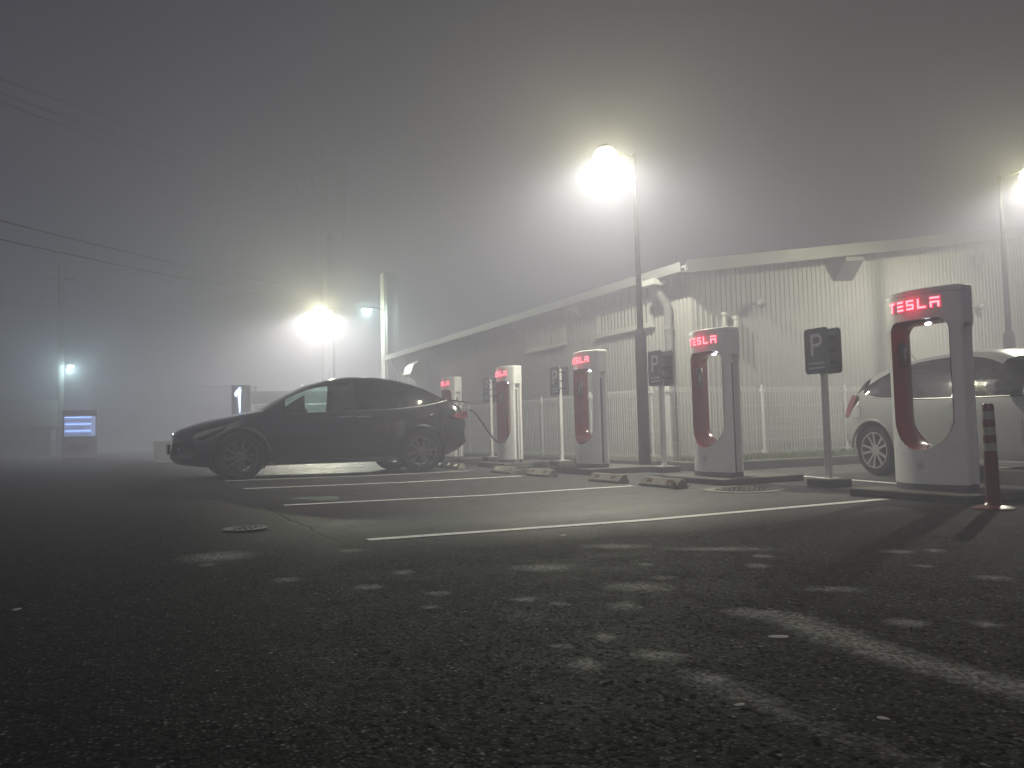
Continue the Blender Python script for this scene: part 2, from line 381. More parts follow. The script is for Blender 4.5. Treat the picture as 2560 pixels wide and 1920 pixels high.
lamp_post((14.25, 9.0, -.049), 4.84, (0.05, -.55), 'street lamp behind the white hatchback, its glare cut by the photo edge', (168, .6), .95)
lamp_post((7.35, 31.0, -.049), 5.45, (-.54, 0), 'far street lamp glowing in fog beyond the black car', (176, .5), 4.2, 3.8)

# ------------------------------------------------------------------ warehouse
WX, WY, WYE = 9.2, 11.5, 28.66
EAVE = 3.44; SLOPE = .148; GX1 = 30.
def corr(n0, n1, pitch=.11, dep=.022):
    """trapezoid rib profile along a run: (position, outward depth)"""
    out = []; p = n0
    while p < n1-1e-6:
        for f, d in ((0, 0), (.55, 0), (.68, dep), (.87, dep)): out.append((min(p+f*pitch, n1), d))
        p += pitch
    out.append((n1, 0)); return out
wh = thing('warehouse', 'long cream ribbed metal warehouse behind the charging posts', 'building', (WX, WY, -.049))
def W2(x, y, z): return (x-WX, y-WY, z+.049)
b = MB(); pr = corr(WY, WYE, .11, .016)
for (y0, d0), (y1, d1) in zip(pr, pr[1:]):
    b.add([W2(WX-d0, y0, -.05), W2(WX-d1, y1, -.05), W2(WX-d1, y1, EAVE), W2(WX-d0, y0, EAVE)], [(0,1,2,3)])
b.add([W2(WX, WYE, -.05), W2(GX1, WYE, -.05), W2(GX1, WYE, EAVE+3), W2(WX, WYE, EAVE)], [(0,1,2,3)])
b.build('side_wall', M_WALL, wh, fix=False)
b = MB(); pr = corr(WX, GX1, .12, .013)
rz_ = lambda x: EAVE+SLOPE*(x-WX)-.05
for (x0, d0), (x1, d1) in zip(pr, pr[1:]):
    b.add([W2(x0, WY-d0, -.05), W2(x1, WY-d1, -.05), W2(x1, WY-d1, rz_(x1)), W2(x0, WY-d0, rz_(x0))], [(0,1,2,3)])
b.build('gable_wall', M_WALL, wh, fix=False)
b = MB()                                                       # roof slab with ribs and overhang
nr = 54
RY0, RY1 = WY-.35, WYE+.25
ribs = []
for i in range(nr+1):
    y = RY0+(RY1-RY0)*i/nr; ribs.append((y, .05 if i % 2 else 0))
X0r, X1r = WX-.36, GX1
zr = lambda x: EAVE+SLOPE*(x-WX)
for (y0, d0), (y1, d1) in zip(ribs, ribs[1:]):
    b.add([W2(X0r, y0, zr(X0r)+.07+d0), W2(X1r, y0, zr(X1r)+.07+d0), W2(X1r, y1, zr(X1r)+.07+d1), W2(X0r, y1, zr(X0r)+.07+d1)], [(0,1,2,3)])
b.add([W2(X0r, RY0, zr(X0r)), W2(X1r, RY0, zr(X1r)), W2(X1r, RY1, zr(X1r)), W2(X0r, RY1, zr(X0r))], [(3,2,1,0)])
b.build('roof', M_ROOF, wh)
b = MB()                                                       # barge board on the gable
b.add([W2(x, y, zr(x)+dz) for x in (X0r, X1r) for y, dz in ((RY0-.03, -.10), (RY0-.002, -.10), (RY0-.002, .13), (RY0-.03, .13))],
      [(0,1,2,3),(7,6,5,4),(0,4,5,1),(1,5,6,2),(2,6,7,3),(3,7,4,0)])
b.build('barge_board', M_ROOF, wh)
MB().add([W2(WX-.36-a, y, EAVE-.06+c) for y in (RY0, RY1) for a, c in ((.004, -.07), (.13, -.07), (.15, .09), (.13, .09), (.115, -.05), (.02, -.05), (.004, .06))],
         [tuple(range(7))[::-1], tuple(range(7, 14))]+[(i, (i+1) % 7, 7+(i+1) % 7, 7+i) for i in range(7)]).build('gutter', M_PIPE, wh)
for y in (12.3, 15.3, 18.3, 21.3, 24.3, 27.3):                 # eave brackets
    b = MB(); b.prism([(0, 0), (-.36, 0), (-.36, -.05), (-.05, -.32), (0, -.32)], lambda u, v, y=y: W2(WX-.03+u, y-.03, EAVE-.06+v), lambda u, v, y=y: W2(WX-.03+u, y+.03, EAVE-.06+v))
    b.build('eave_bracket', M_TRIM, wh)
def louvre(y0, y1, z0, z1):
    x = WX-.03
    fr = MB(); t = .06
    fr.box(x-.06, x, y0, y1, z0, z0+t); fr.box(x-.06, x, y0, y1, z1-t, z1)
    fr.box(x-.06, x, y0, y0+t, z0+t, z1-t); fr.box(x-.06, x, y1-t, y1, z0+t, z1-t)
    fr.box(x-.11, x, y0-.05, y1+.05, z0-.05, z0-.002)
    fr.v = [W2(*v) for v in fr.v]; f = fr.build('louvre_window', M_TRIM, wh)
    p = MB().box(x-.012, x-.004, y0+t, y1-t, z0+t, z1-t); p.v = [W2(*v) for v in p.v]; p.build('pane', M_DARK, f)
    s = MB(); k = 15
    for i in range(k):
        yy = y0+t+(y1-y0-2*t)*(i+.5)/k; s.box(x-.05, x-.014, yy-.020, yy+.020, z0+t, z1-t)
    s.v = [W2(*v) for v in s.v]; s.build('slats', M_TRIM, f)
louvre(12.62, 14.62, 2.58, 3.08); louvre(16.0, 17.95, 2.58, 3.08)
def pipe(pts, r, name='downpipe', m=M_PIPE):
    q = MB().tube([W2(*p) for p in pts], r, 14)
    for z in (1.2, 2.4):
        q.tube([W2(pts[-1][0], pts[-1][1], z), W2(pts[-1][0], pts[-1][1], z+.06)], r+.012, 14)
    return q.build(name, m, wh, True)
pipe([(WX-.42, 12.02, EAVE-.12), (WX-.42, 12.02, EAVE-.25), (WX-.2, 12.02, EAVE-.5), (WX-.14, 12.02, EAVE-.62), (WX-.14, 12.02, -.05)], .08)
pipe([(WX-.42, 28.2, EAVE-.12), (WX-.42, 28.2, EAVE-.3), (WX-.15, 28.2, EAVE-.6), (WX-.12, 28.2, EAVE-.75), (WX-.12, 28.2, -.05)], .07)
pipe([(WX-.12, 27.3, EAVE-.12), (WX-.12, 27.3, 2.4), (WX-.12, 27.3, -.05)], .035)
q = MB().box(WX-.58, WX-.30, 11.85, 12.2, EAVE-.24, EAVE-.13); q.v = [W2(*v) for v in q.v]; q.build('rainwater_hopper', M_TRIM, wh, bevel=.01)
# exhaust hood: curved sheet-metal cowl
b = MB(); hp = [(0, 0), (-.30, -.02), (-.52, -.18), (-.62, -.46), (-.60, -.50), (-.38, -.52), (-.22, -.62), (-.10, -.86), (0, -.92)]
b.prism(hp, lambda u, v: W2(WX-.03+u, 25.35, 3.03+v), lambda u, v: W2(WX-.03+u, 26.15, 3.03+v)); b.build('exhaust_hood', M_TRIM, wh, 40)
for x, z in ((10.65, 2.86), (17.0, 3.08)):
    b = MB().lathe([(0, -.09), (.05, -.075), (.08, -.04), (.09, 0), (.08, .04), (.05, .075), (0, .09)], 16, W2(x, WY-.19, z)); b.tube([W2(x, WY-.024, z+.02), W2(x, WY-.12, z+.02)], .03, 8)
    b.build('dome_light', M_GREYPL, wh, True)
for x, z in ((9.85, 2.62), (10.12, 2.56)):                      # stub vents
    b = MB().tube([W2(x, WY-.10, z-.5), W2(x, WY-.10, z)], .04 if x < 10 else .055, 10); b.tube([W2(x, WY-.10, z), W2(x, WY-.10, z+.05)], .06 if x < 10 else .075, 10)
    b.build('vent_pipe', M_TRIM, wh, True)
b = MB().prism([(0, 0), (-.30, 0), (-.30, -.08), (0, -.42)], lambda u, v: W2(12.75, WY-.03+u, rz_(12.75)-.06+v), lambda u, v: W2(13.25, WY-.03+u, rz_(13.0)-.06+v)); b.build('gable_shade_wedge', M_ROOF, wh)  # dark wedge put in for the triangular shadow under the gable
b = MB().box(16.9, 17.0, WY-.22, WY-.025, 4.18, 4.25); b.box(16.85, 17.05, WY-.33, WY-.22, 4.0, 4.3); b.v = [W2(*v) for v in b.v]; b.build('wall_camera', M_GREYPL, wh, bevel=.01)
b = MB(); b.box(WX-.075, WX-.025, 12.8, 13.1, .25, .62)
for i in range(5): b.box(WX-.095, WX-.075, 12.82, 13.08, .29+.065*i, .32+.065*i)
b.v = [W2(*v) for v in b.v]; b.build('wall_vent', M_TRIM, wh)

# tall pale duct tower at the far end
tw = thing('corner_tower', 'pale square tower rising at the far end of the warehouse', 'tower', (8.85, 29.2, -.049))
MB().box(.06, .48, -.3, .3, 0, 6.7).build('tower_shaft', M_PIPE, tw, bevel=.01)
MB().box(-.06, .058, -.22, .25, 1.2, 6.7).build('dark_cladding', M_PIPE, tw)
MB().tube([(.02, -.32, 6.5), (.02, -.32, 0)], .045, 10).build('drainpipe', M_PIPE, tw, True)
MB().box(-.40, -.062, -.2, .2, 0, 1.9).build('meter_cabinet', M_TRIM, tw, bevel=.01)
wl = thing('wall_lamp', 'small cool white floodlight on the pale corner tower', 'wall lamp', (8.02, 28.6, 5.15))
MB().tube([(.75, .3, .06), (.3, .1, .12), (.1, 0, .1)], .02, 8).build('bracket', M_DGREY, wl, True)
MB().box(-.17, .17, -.09, .09, .03, .10).build('lamp_housing', M_DGREY, wl, bevel=.01)
MB().box(-.15, .15, -.07, .07, -.015, .026).build('lamp_lens', M_LAMPC, wl)
add_point('lamp_light', (0, 0, -.08), 620, (.70, 1, .86), .06, wl)

# ------------------------------------------------------------------ kerb, grass strip, fence
b = MB(); K0 = 7.62; KY = 9.3
b.prism([(K0, 60), (K0, KY+.5), (K0+.05, KY+.2), (K0+.2, KY+.05), (K0+.5, KY), (40, KY-.6), (40, KY-.45), (K0+.5, KY+.15), (K0+.28, KY+.2), (K0+.17, KY+.32), (K0+.15, KY+.5), (K0+.15, 60)],
        lambda u, v: (u, v, -.06), lambda u, v: (u, v, .085))
tag(b.build('kerb', M_DCONC, bevel=.012), kind='structure')
b = MB(); b.prism([(K0+.15, 60), (K0+.15, KY+.5), (K0+.28, KY+.2), (K0+.5, KY+.15), (40, KY-.45), (40, WY+.3), (WX+.3, WY+.3), (WX+.3, 60)], lambda u, v: (u, v, -.058), lambda u, v: (u, v, .06))
tag(b.build('planting_strip', M_SOIL), kind='structure')
b = MB()
for i in range(9000):
    if rnd.random() < .72: x = rnd.uniform(K0+.6, 16); y = rnd.uniform(KY+.18-.019*(x-8), 11.3); h = rnd.uniform(.03, .09)
    else: x = rnd.uniform(K0+.2, WX-.1); y = rnd.uniform(KY+.5, 24); h = rnd.uniform(.03, .08)
    a = rnd.uniform(0, 6.28); w = rnd.uniform(.004, .008); dx, dy = math.cos(a)*w, math.sin(a)*w
    lx, ly = rnd.uniform(-.03, .03), rnd.uniform(-.03, .03)
    b.add([(x-dx, y-dy, .058), (x+dx, y+dy, .058), (x+lx+dx*.5, y+ly+dy*.5, .06+h*.7), (x+lx*1.8, y+ly*1.8, .06+h)], [(0,1,2),(0,2,3)])
tag(b.build('grass', M_GRASSM, fix=False), kind='stuff')

def fence(name, label, A, B, posts):
    A = Vector(A); B = Vector(B); d = (B-A).normalized(); nrm = Vector((-d.y, d.x, 0))
    t = thing(name, label, 'fence', A, 0, 'mesh fences by the warehouse')
    Ln = (B-A).length
    for p0, p1 in zip(posts, posts[1:]):
        q = MB()
        k = int((p1-p0)/.065)
        for i in range(k+1):
            s = p0+(p1-p0)*i/k; base = d*s
            q.bar(base+Vector((0, 0, .08)), base+Vector((0, 0, 1.13)), .005)
            q.bar(base+Vector((0, 0, 1.13)), base+nrm*.045+Vector((0, 0, 1.17)), .0045); q.bar(base+nrm*.045+Vector((0, 0, 1.17)), base+Vector((0, 0, 1.2)), .0045)
            q.bar(base+Vector((0, 0, .08)), base+nrm*.045+Vector((0, 0, .05)), .0045); q.bar(base+nrm*.045+Vector((0, 0, .05)), base+Vector((0, 0, .02)), .0045)
        for z, o in ((1.13, 0), (1.2, 0), (1.17, .045), (.08, 0), (.02, 0), (.05, .045), (.28, 0), (.48, 0), (.68, 0), (.88, 0)):
            q.bar(d*p0+nrm*o+Vector((0, 0, z)), d*p1+nrm*o+Vector((0, 0, z)), .006)
        q.build('mesh_panel', M_GALV, t)
    for p in posts:
        q = MB(); c = d*p-nrm*.035
        q.lathe([(.024, -.12), (.024, 1.22), (.026, 1.222), (.026, 1.24), (0, 1.245)], 12, c)
        pb = q.build('post', M_GALV, t, True)
        MB().box(c.x-.03, c.x+.03, c.y-.03, c.y+.05, 1.12, 1.17).build('clamp', M_GALV, pb)
        MB().box(c.x-.03, c.x+.03, c.y-.03, c.y+.05, .06, .10).build('clamp', M_GALV, pb)
    return t
FX, FY = 8.0, 10.78
fence('mesh_fence', 'white wire mesh fence along the long wall behind the charging row', (FX, FY, .07), (FX, 26, .07), [0, .42, 2.4, 4.4, 6.4, 8.4, 10.4, 12.4, 15])
fence('mesh_fence', 'white wire mesh fence across the gable wall behind the parking sign', (FX+.06, FY, .07), (20, FY, .07), [0, 2.0, 4.0, 6.0, 8.0, 10.0, 12.0])

# ------------------------------------------------------------------ charging posts
D0, SAG, HW = .078, .12, .38
def fx(u, hw=HW, sag=SAG): return -D0-sag*(1-min(1, abs(u)/hw)**2)
def hole_outline(hw=.29, z0=.345, z1=1.50, rt=.10, n=14):
    """local (u, z), bottom semicircle, top corners rounded"""
    pts = []; zc = z0+hw
    for i in range(n*2+1): a = math.pi+math.pi*i/(2*n); pts.append((hw*math.cos(a), zc+hw*math.sin(a)))
    for i in range(n//2+1): a = math.pi/2*i/(n//2); pts.append((hw-rt+rt*math.cos(a), z1-rt+rt*math.sin(a)))
    for i in range(n//2+1): a = math.pi/2+math.pi/2*i/(n//2); pts.append((-hw+rt+rt*math.cos(a), z1-rt+rt*math.sin(a)))
    return pts
GLYPH = {'T': [[(0,1),(0,.80),(.37,.80),(.37,0),(.63,0),(.63,.80),(1,.80),(1,1)]],
         'E': [[(0,1),(0,.80),(1,.80),(1,1)], [(0,.60),(0,.40),(1,.40),(1,.60)], [(0,.20),(0,0),(1,0),(1,.20)]],
         'S': [[(0,1),(0,.40),(.78,.40),(.78,.20),(0,.20),(0,0),(1,0),(1,.60),(.22,.60),(.22,.80),(1,.80),(1,1)]],
         'L': [[(0,1),(0,0),(1,0),(1,.2),(.22,.2),(.22,1)]],
         'A': [[(0,1),(0,.80),(1,.80),(1,1)], [(0,.60),(0,0),(.22,0),(.22,.40),(.78,.40),(.78,0),(1,0),(1,.60)]]}
def letters(off, grow, dep):
    b = MB(); w, g, h = .074, .034, .088; tot = 5*w+4*g; z0 = 1.59
    for i, ch in enumerate('TESLA'):
        left = tot/2-i*(w+g)+.012
        for poly in GLYPH[ch]:
            cx = sum(p[0] for p in poly)/len(poly); cz = sum(p[1] for p in poly)/len(poly)
            # fine subdivision so that the letters hug the curved face
            P = []
            for (a, c), (a2, c2) in zip(poly, poly[1:]+poly[:1]):
                for k in range(3): P.append((a+(a2-a)*k/3, c+(c2-c)*k/3))
            if grow:
                n_ = len(P); Q = []
                for k in range(n_):
                    (x0, y0), (x1, y1), (x2, y2) = P[k-1], P[k], P[(k+1) % n_]
                    ex, ey = (x1-x0)*w, (y1-y0)*h; l = math.hypot(ex, ey) or 1; nx, ny = -ey/l, ex/l
                    fx_, fy_ = (x2-x1)*w, (y2-y1)*h; l2 = math.hypot(fx_, fy_) or 1; nx += -fy_/l2; ny += fx_/l2
                    q_ = math.hypot(nx, ny); sc = grow/max(.5, q_/2*q_/2)**.5/ (q_ or 1)
                    Q.append((x1-nx*sc/w, y1-ny*sc/h))
                P = Q
            def at(a, c, o): u = left-a*w; return (fx(u)-o, u, z0+c*h)
            b.prism(P, lambda a, c: at(a, c, off), lambda a, c: at(a, c, off+dep))
    return b
def plan(hw, notch, sag=SAG, n=18, d0=D0):
    """closed plan outline, counter-clockwise, with the side channel `notch` deep"""
    c = .018
    front = [(-d0+c*1.1, hw), (-d0+c*.4, hw-c*.12), (-d0-.004, hw-c*.45)]+[(-d0-sag*(1-(u/hw)**2), u) for u in [(hw-c)*(1-2*i/n) for i in range(n+1)]]
    front += [(-d0-.004, -hw+c*.45), (-d0+c*.4, -hw+c*.12), (-d0+c*1.1, -hw)]       # +u to -u, facing -x
    side = [(-d0+.030, -hw), (-d0+.045, -hw+notch), (d0-.045, -hw+notch), (d0-.030, -hw)]
    back = [(-x, u) for x, u in reversed(front)]
    side2 = [(-x, -u) for x, u in side]
    return front+side+back+side2
def ring(p, z): return [(x, y, z) for x, y in p]
def make_charger(code):
    t = thing('charging_post', '', 'charging post', (0, 0, 0), 0, 'row of electric car charging posts')
    b = MB()
    b.loft([ring(plan(.360, .055), .055), ring(plan(.360, .055), 1.15), ring(plan(.362, .055), 1.33), ring(plan(.368, .052), 1.395),
            ring(plan(.374, .03), 1.425), ring(plan(.379, .001), 1.442), ring(plan(.38, .0005), 1.45), ring(plan(.38, .0005), 1.718)])
    o = b.build('body', M_WHITE, t)
    hl = hole_outline()
    c = MB().prism(hl, lambda u, z: (-.5, u, z), lambda u, z: (.5, u, z)).build('cutter', M_DARK)
    boolean_diff(o, c); smooth_me(o.data, 30)
    MB().loft([ring(plan(.345, .04, d0=.09), 0), ring(plan(.345, .04, d0=.09), .053)]).build('foot', M_GREYPL, t)
    MB().loft([ring(plan(.38, .0005), 1.721), ring(plan(.381, .0005), 1.745), ring(plan(.376, .0005), 1.762), ring(plan(.36, .0005, SAG-.012), 1.77)]).build('cap', M_WHITE, t, 40)
    b = MB(); secs = []
    for k in range(9):
        s = k/8; inn = .003+.03*math.sin(math.pi*s)
        secs.append([((fx(u)+.001)*(1-s)+(-fx(u)-.001)*s, u*(1-inn/.29), .9+(z-.9)*(1-inn/.55)) for u, z in hl])
    b.loft(secs, True, False); b.build('recess_liner', M_RED, t, True, fix=False)
    for side in (-1, 1):
        MB().box(-D0+.058, D0-.058, side*(.306), side*.309, .06, 1.42).build('side_channel', M_GREYPL, t)
    letters(.002, 0.0035, .007).build('letter_edges', M_RIM, t)
    add_point('sign_fill', (fx(0)-.11, .01, 1.634), .65, (1, .03, .07), .07, t)  # added light floating ahead of the lettering, reddens the cap
    letters(.0095, 0, .003).build('lit_lettering', M_LETTER, t)
    MB().lathe([(0, 1.462), (.022, 1.464), (.03, 1.47)], 14).build('recess_light', M_LED, t)
    add_point('recess_glow', (0, 0, 1.45), .7, (.86, .82, 1), .03, t)
    h = MB()
    h.tube([(-.03, .285, 1.30), (-.03, .245, 1.29), (-.05, .215, 1.25), (-.06, .200, 1.17), (-.055, .205, 1.10)], [.034, .040, .036, .030, .024], 12)
    hd = h.build('connector_handle', M_BLACKPL, t, True)
    MB().tube([(-.082, .188, 1.255), (-.092, .172, 1.17), (-.086, .18, 1.12)], [.010, .014, .008], 8).build('handle_trim', M_CHROME, hd, True)
    if code is not None:
        q = MB(); zc = .215
        for i in range(28):
            for r0, r1 in ((.030, .034),):
                a0, a1 = 2*math.pi*i/28, 2*math.pi*(i+1)/28
                pts = [(r*math.cos(a), r*math.sin(a)) for r, a in ((r0, a0), (r1, a0), (r1, a1), (r0, a1))]
                q.add([(fx(u, .36)-.0015, u, zc+z) for u, z in pts], [(0,1,2,3)])
        idp = q.build('bay_number', M_GREYPL, t)
        if code:
            cu = bpy.data.curves.new('digits', 'FONT'); cu.body = code; cu.size = .036; cu.align_x = 'CENTER'; cu.align_y = 'CENTER'
            to = bpy.data.objects.new('digits', cu); C.objects.link(to)
            bpy.context.view_layer.update()
            me = bpy.data.meshes.new_from_object(to.evaluated_get(bpy.context.evaluated_depsgraph_get())); bpy.data.objects.remove(to)
            for v in me.vertices: v.co = Vector((fx(v.co.x, .36)-.0015, -v.co.x, zc+v.co.y))
            me.materials.append(M_GREYPL); od = bpy.data.objects.new('digits', me); C.objects.link(od); od.parent = idp
    return t
CX = 6.488; CZ = .022
labels = ['charging post numbered 3B, the largest, in front of the white hatchback',
          'charging post numbered 3A, second in the row, beside the gable fence',
          'charging post third in the row, left of the street lamp pole',
          'charging post with the cable that feeds the black car',
          'charging post rising behind the tail of the black car']
c1 = make_charger('3B'); c1.location = (CX, 4.82, CZ); c1['label'] = labels[0]
c2 = make_charger('3A'); c2.location = (CX, 7.726, CZ); c2['label'] = labels[1]
c3 = make_charger(''); c3.location = (CX, 10.632, CZ+.02); c3['label'] = labels[2]
for k in (3, 4): dup(c3, (CX, 4.82+2.906*k, CZ+.02), labels[k])

def plinth(y, label, y0=-.58, y1=.60, x1=.8, h=.071):
    b = MB().box(-.41, x1, y0, y1, 0, h)
    o = b.build('concrete_plinth', M_DCONC, bevel=.012); o.location = (CX, y, -.049)
    tag(o, label, 'plinth', 'low concrete plinths under the charging posts')
plinth(4.82, 'concrete plinth under the charging post numbered 3B')
plinth(7.726, 'concrete plinth under the charging post numbered 3A')
for k, nm in ((2, 'third charging post, left of the lamp pole'), (3, 'charging post that feeds the black car'), (4, 'charging post behind the tail of the black car')):
    plinth(4.82+2.906*k, 'concrete plinth under the '+nm, h=.091)
b = MB().box(0, 2.4, 0, .5, 0, .16); o = b.build('concrete_kerb_block', M_DCONC, bevel=.015); o.location = (8.0, 4.9, -.049); o.rotation_euler = (0, 0, R(-4))
tag(o, 'long low concrete block at the right, beside the white hatchback', 'concrete block')

# charging cable from car to post
b = MB(); pts = [(5.60, 13.33, 1.02), (5.68, 13.30, .96), (5.80, 13.28, .80), (5.95, 13.27, .58), (6.10, 13.30, .44), (6.25, 13.36, .42), (6.40, 13.44, .52), (6.46, 13.6, .75), (6.46, 13.7, 1.0)]
sm = []
for i in range(len(pts)-1):
    p0, p1, p2, p3 = [Vector(pts[max(0, min(len(pts)-1, j))]) for j in (i-1, i, i+1, i+2)]
    for k in range(6):
        u = k/6; sm.append(.5*((2*p1)+(-p0+p2)*u+(2*p0-5*p1+4*p2-p3)*u*u+(-p0+3*p1-3*p2+p3)*u**3))
sm.append(Vector(pts[-1]))
b.tube(sm, .017, 10); tag(b.build('charging_cable', M_BLACKPL, None, True), 'black charging cable sagging from the car tail to the post', 'cable')

# ------------------------------------------------------------------ parking signs
def rrect(w, h, r, n=6):
    out = []
    for cx, cz, a0 in ((w/2-r, -h/2+r, -90), (w/2-r, h/2-r, 0), (-w/2+r, h/2-r, 90), (-w/2+r, -h/2+r, 180)):
        for i in range(n+1): a = R(a0+90*i/n); out.append((cx+r*math.cos(a), cz+r*math.sin(a)))
    return out
def make_sign():
    t = thing('parking_sign', '', 'parking sign', (0, 0, 0), 0, 'P signs between the charging posts')
    MB().box(-.16, .16, -.16, .16, 0, .082).build('base_block', M_DCONC, t, bevel=.008)
    MB().box(-.10, .10, -.10, .10, .083, .091).build('base_plate', M_GALV, t)
    MB().box(-.028, .028, -.028, .028, .091, 1.66).build('post', M_GALV, t, bevel=.006)
    for sx in (-1, 1):
        x = sx*.085
        p = MB().prism(rrect(.33, .49, .045), lambda u, z: (x+sx*.004, u, 1.45+z), lambda u, z: (x+sx*.012, u, 1.45+z)).build('sign_panel', M_SIGN, t)
        for z in (1.32, 1.45, 1.60): MB().box(min(sx*.03, sx*.087), max(sx*.03, sx*.087), -.12, .12, z-.012, z+.012).build('panel_bracket', M_DGREY, t)
        q = MB(); f = x+sx*.0125; g = x+sx*.0155
        def yy(u): return sx*u
        def ext(poly): q.prism([(yy(a), c) for a, c in poly], lambda u, z: (f, u, z), lambda u, z: (g, u, z))
        ext([(-.075, 1.40), (-.04, 1.40), (-.04, 1.635), (-.075, 1.635)])
        arc = []; n = 14
        for i in range(n+1): a = R(-90+180*i/n); arc.append((.012+.072*math.cos(a), 1.564+.071*math.sin(a)))
        inn = []
        for i in range(n+1): a = R(90-180*i/n); inn.append((.012+.037*math.cos(a), 1.564+.036*math.sin(a)))
        for i in range(n): ext([arc[i], arc[i+1], inn[n-i-1], inn[n-i]])
        ext([(-.0398, 1.493), (.012, 1.493), (.012, 1.528), (-.0398, 1.528)]); ext([(-.0398, 1.60), (.012, 1.60), (.012, 1.635), (-.0398, 1.635)])
        q.build('sign_symbol', M_SIGNW, p)
        for row in range(2):
            q = MB()
            for i in range(9):
                u = -.11+.024*i; ext([(u, 1.31-.05*row), (u+.017, 1.31-.05*row), (u+.017, 1.325-.05*row), (u, 1.325-.05*row)])
            q.build('sign_text', M_SIGNW, p)
    return t
s1 = make_sign(); s1.location = (6.78, 6.30, -.049); s1['label'] = 'P sign on square post, nearest, left of the white hatchback'
for k, lb in ((1, 'P sign on post right of the street lamp pole'), (2, 'P sign on post between the two middle charging posts'), (3, 'P sign on post just right of the black car tail')):
    dup(s1, (6.78, 6.30+2.906*k, -.015+.01*k), lb)

# ------------------------------------------------------------------ bollard
bo = thing('flexible_bollard', 'red and white striped post bollard in front of the charger', 'bollard', (5.93, 3.94, -.049))
MB().lathe([(.145, 0), (.145, .012), (.12, .022), (.07, .032), (.055, .05)], 28).build('base_disc', M_BOLL, bo, True)
tot = .80; rad = lambda z: .052-.010*z/tot
for z0, z1, m in ((.05, .44, 0), (.4405, .50, 1), (.5005, .56, 0), (.5605, .62, 1), (.6205, .68, 0), (.6805, .74, 1)):
    MB().lathe([(rad(z0), z0), (rad(z1), z1)], 22).build('red_sleeve' if m == 0 else 'reflective_band', (M_BOLL, M_BOLLW)[m], bo, True)
MB().lathe([(rad(.74), .7405), (rad(.79), .785), (rad(.8)-.01, .80), (0, .803)], 22).build('top_cap', M_BOLL, bo, True)

# ------------------------------------------------------------------ wheel stops
def make_stop():
    t = thing('wheel_stop', '', 'wheel stop', (0, 0, 0), 0, 'concrete wheel stops')
    b = MB(); L_ = .36
    b.loft([[(-.075, y, 0), (.085, y, 0), (.085, y, .02), (.045, y, .105), (-.005, y, .105), (-.075, y, .03)] for y in (-L_, L_)])
    b.build('stop_body', M_CONC, t, bevel=.006)
    def fp(y, s, o): return (-.075+.07*s-.73*o, y, .03+.075*s+.68*o)      # a point on the slanted front
    q = MB()
    for y0, y1 in ((-.24, -.13), (.13, .24)): q.add([fp(y0, .28, .0015), fp(y1, .28, .0015), fp(y1, .78, .0015), fp(y0, .78, .0015)], [(0,1,2,3)])
    q.build('reflector', mat('amber_reflector', (.10, .05, .035), .25), t)
    q = MB()
    for y0, y1 in ((-.34, -.27), (.27, .34)):
        for s in (.3, .5, .7): q.add([fp(y0, s-.05, .001), fp(y1, s-.05, .001), fp(y1, s+.05, .001), fp(y0, s+.05, .001)], [(0,1,2,3)])
    q.add([fp(-.34, .86, .001), fp(.34, .86, .001), fp(.34, .92, .001), fp(-.34, .92, .001)], [(0,1,2,3)])
    q.build('grooves', M_DCONC, t)
    return t
st = make_stop()
stops = [(7.52, 'nearest wheel stop, right of the second stall line'), (8.66, 'wheel stop just left of the second stall line'),
         (10.46, 'wheel stop right of the third stall line, with weeds'), (11.75, 'dim wheel stop left of the third stall line'),
         (13.9, 'wheel stop standing behind the black car'), (14.75, 'wheel stop touching the rear tyre of the black car')]
for i, (y, lb) in enumerate(stops):
    p = (5.50, y, -.049)
    if i == 0: st.location = p; st['label'] = lb
    else: dup(st, p, lb)
def tuft(x, y, label, n=60, sc=1.):
    b = MB()
    for i in range(n):
        a = rnd.uniform(0, 6.28); r = abs(rnd.gauss(0, .05))*sc; px, py = r*math.cos(a), r*math.sin(a); h = rnd.uniform(.03, .10)*sc
        w = .004; l = rnd.uniform(.01, .05)*sc
        b.add([(px-w*math.sin(a), py+w*math.cos(a), 0), (px+w*math.sin(a), py-w*math.cos(a), 0), (px+l*math.cos(a)*.5, py+l*math.sin(a)*.5, h*.8), (px+l*math.cos(a), py+l*math.sin(a), h)], [(0,1,2),(0,2,3)])
    o = b.build('weed_tuft', M_GRASSM, fix=False); o.location = (x, y, -.049); tag(o, label, 'weed', 'weeds by the wheel stops')
tuft(5.42, 7.14, 'weed tuft at the near end of the nearest wheel stop')
tuft(5.40, 10.85, 'weed tuft at the far end of the middle wheel stop', 50)

# manholes and stones
def manhole(x, y, r, label, frame):
    t = thing('manhole_cover', label, 'manhole cover', (x, y, gz(x)+.003))
    pr_ = [(r, 0), (r, .006), (r-.02, .006), (r-.02, .002)]
    if frame: MB().lathe([(r+.12, 0), (r+.12, .004), (r, .005)], 40).build('concrete_collar', M_CONC, t, True)
    q = MB().lathe([(r, 0), (r, .012), (r-.025, .012), (r-.03, .007), (0, .007)], 40)
    k = int(r/.035)
    for i in range(-k, k+1):
        for j in range(-k, k+1):
            cx, cy = i*.035, j*.035
            if math.hypot(cx, cy) < r-.06 and (i+j) % 2 == 0: q.box(cx-.011, cx+.011, cy-.011, cy+.011, .006, .012)
    q.build('cover', M_IRON, t)
manhole(.772, 5.966, .15, 'small wet round cover in the dark asphalt at left', False)
manhole(5.86, 6.58, .30, 'round manhole cover with a collar by the nearest wheel stop', True)
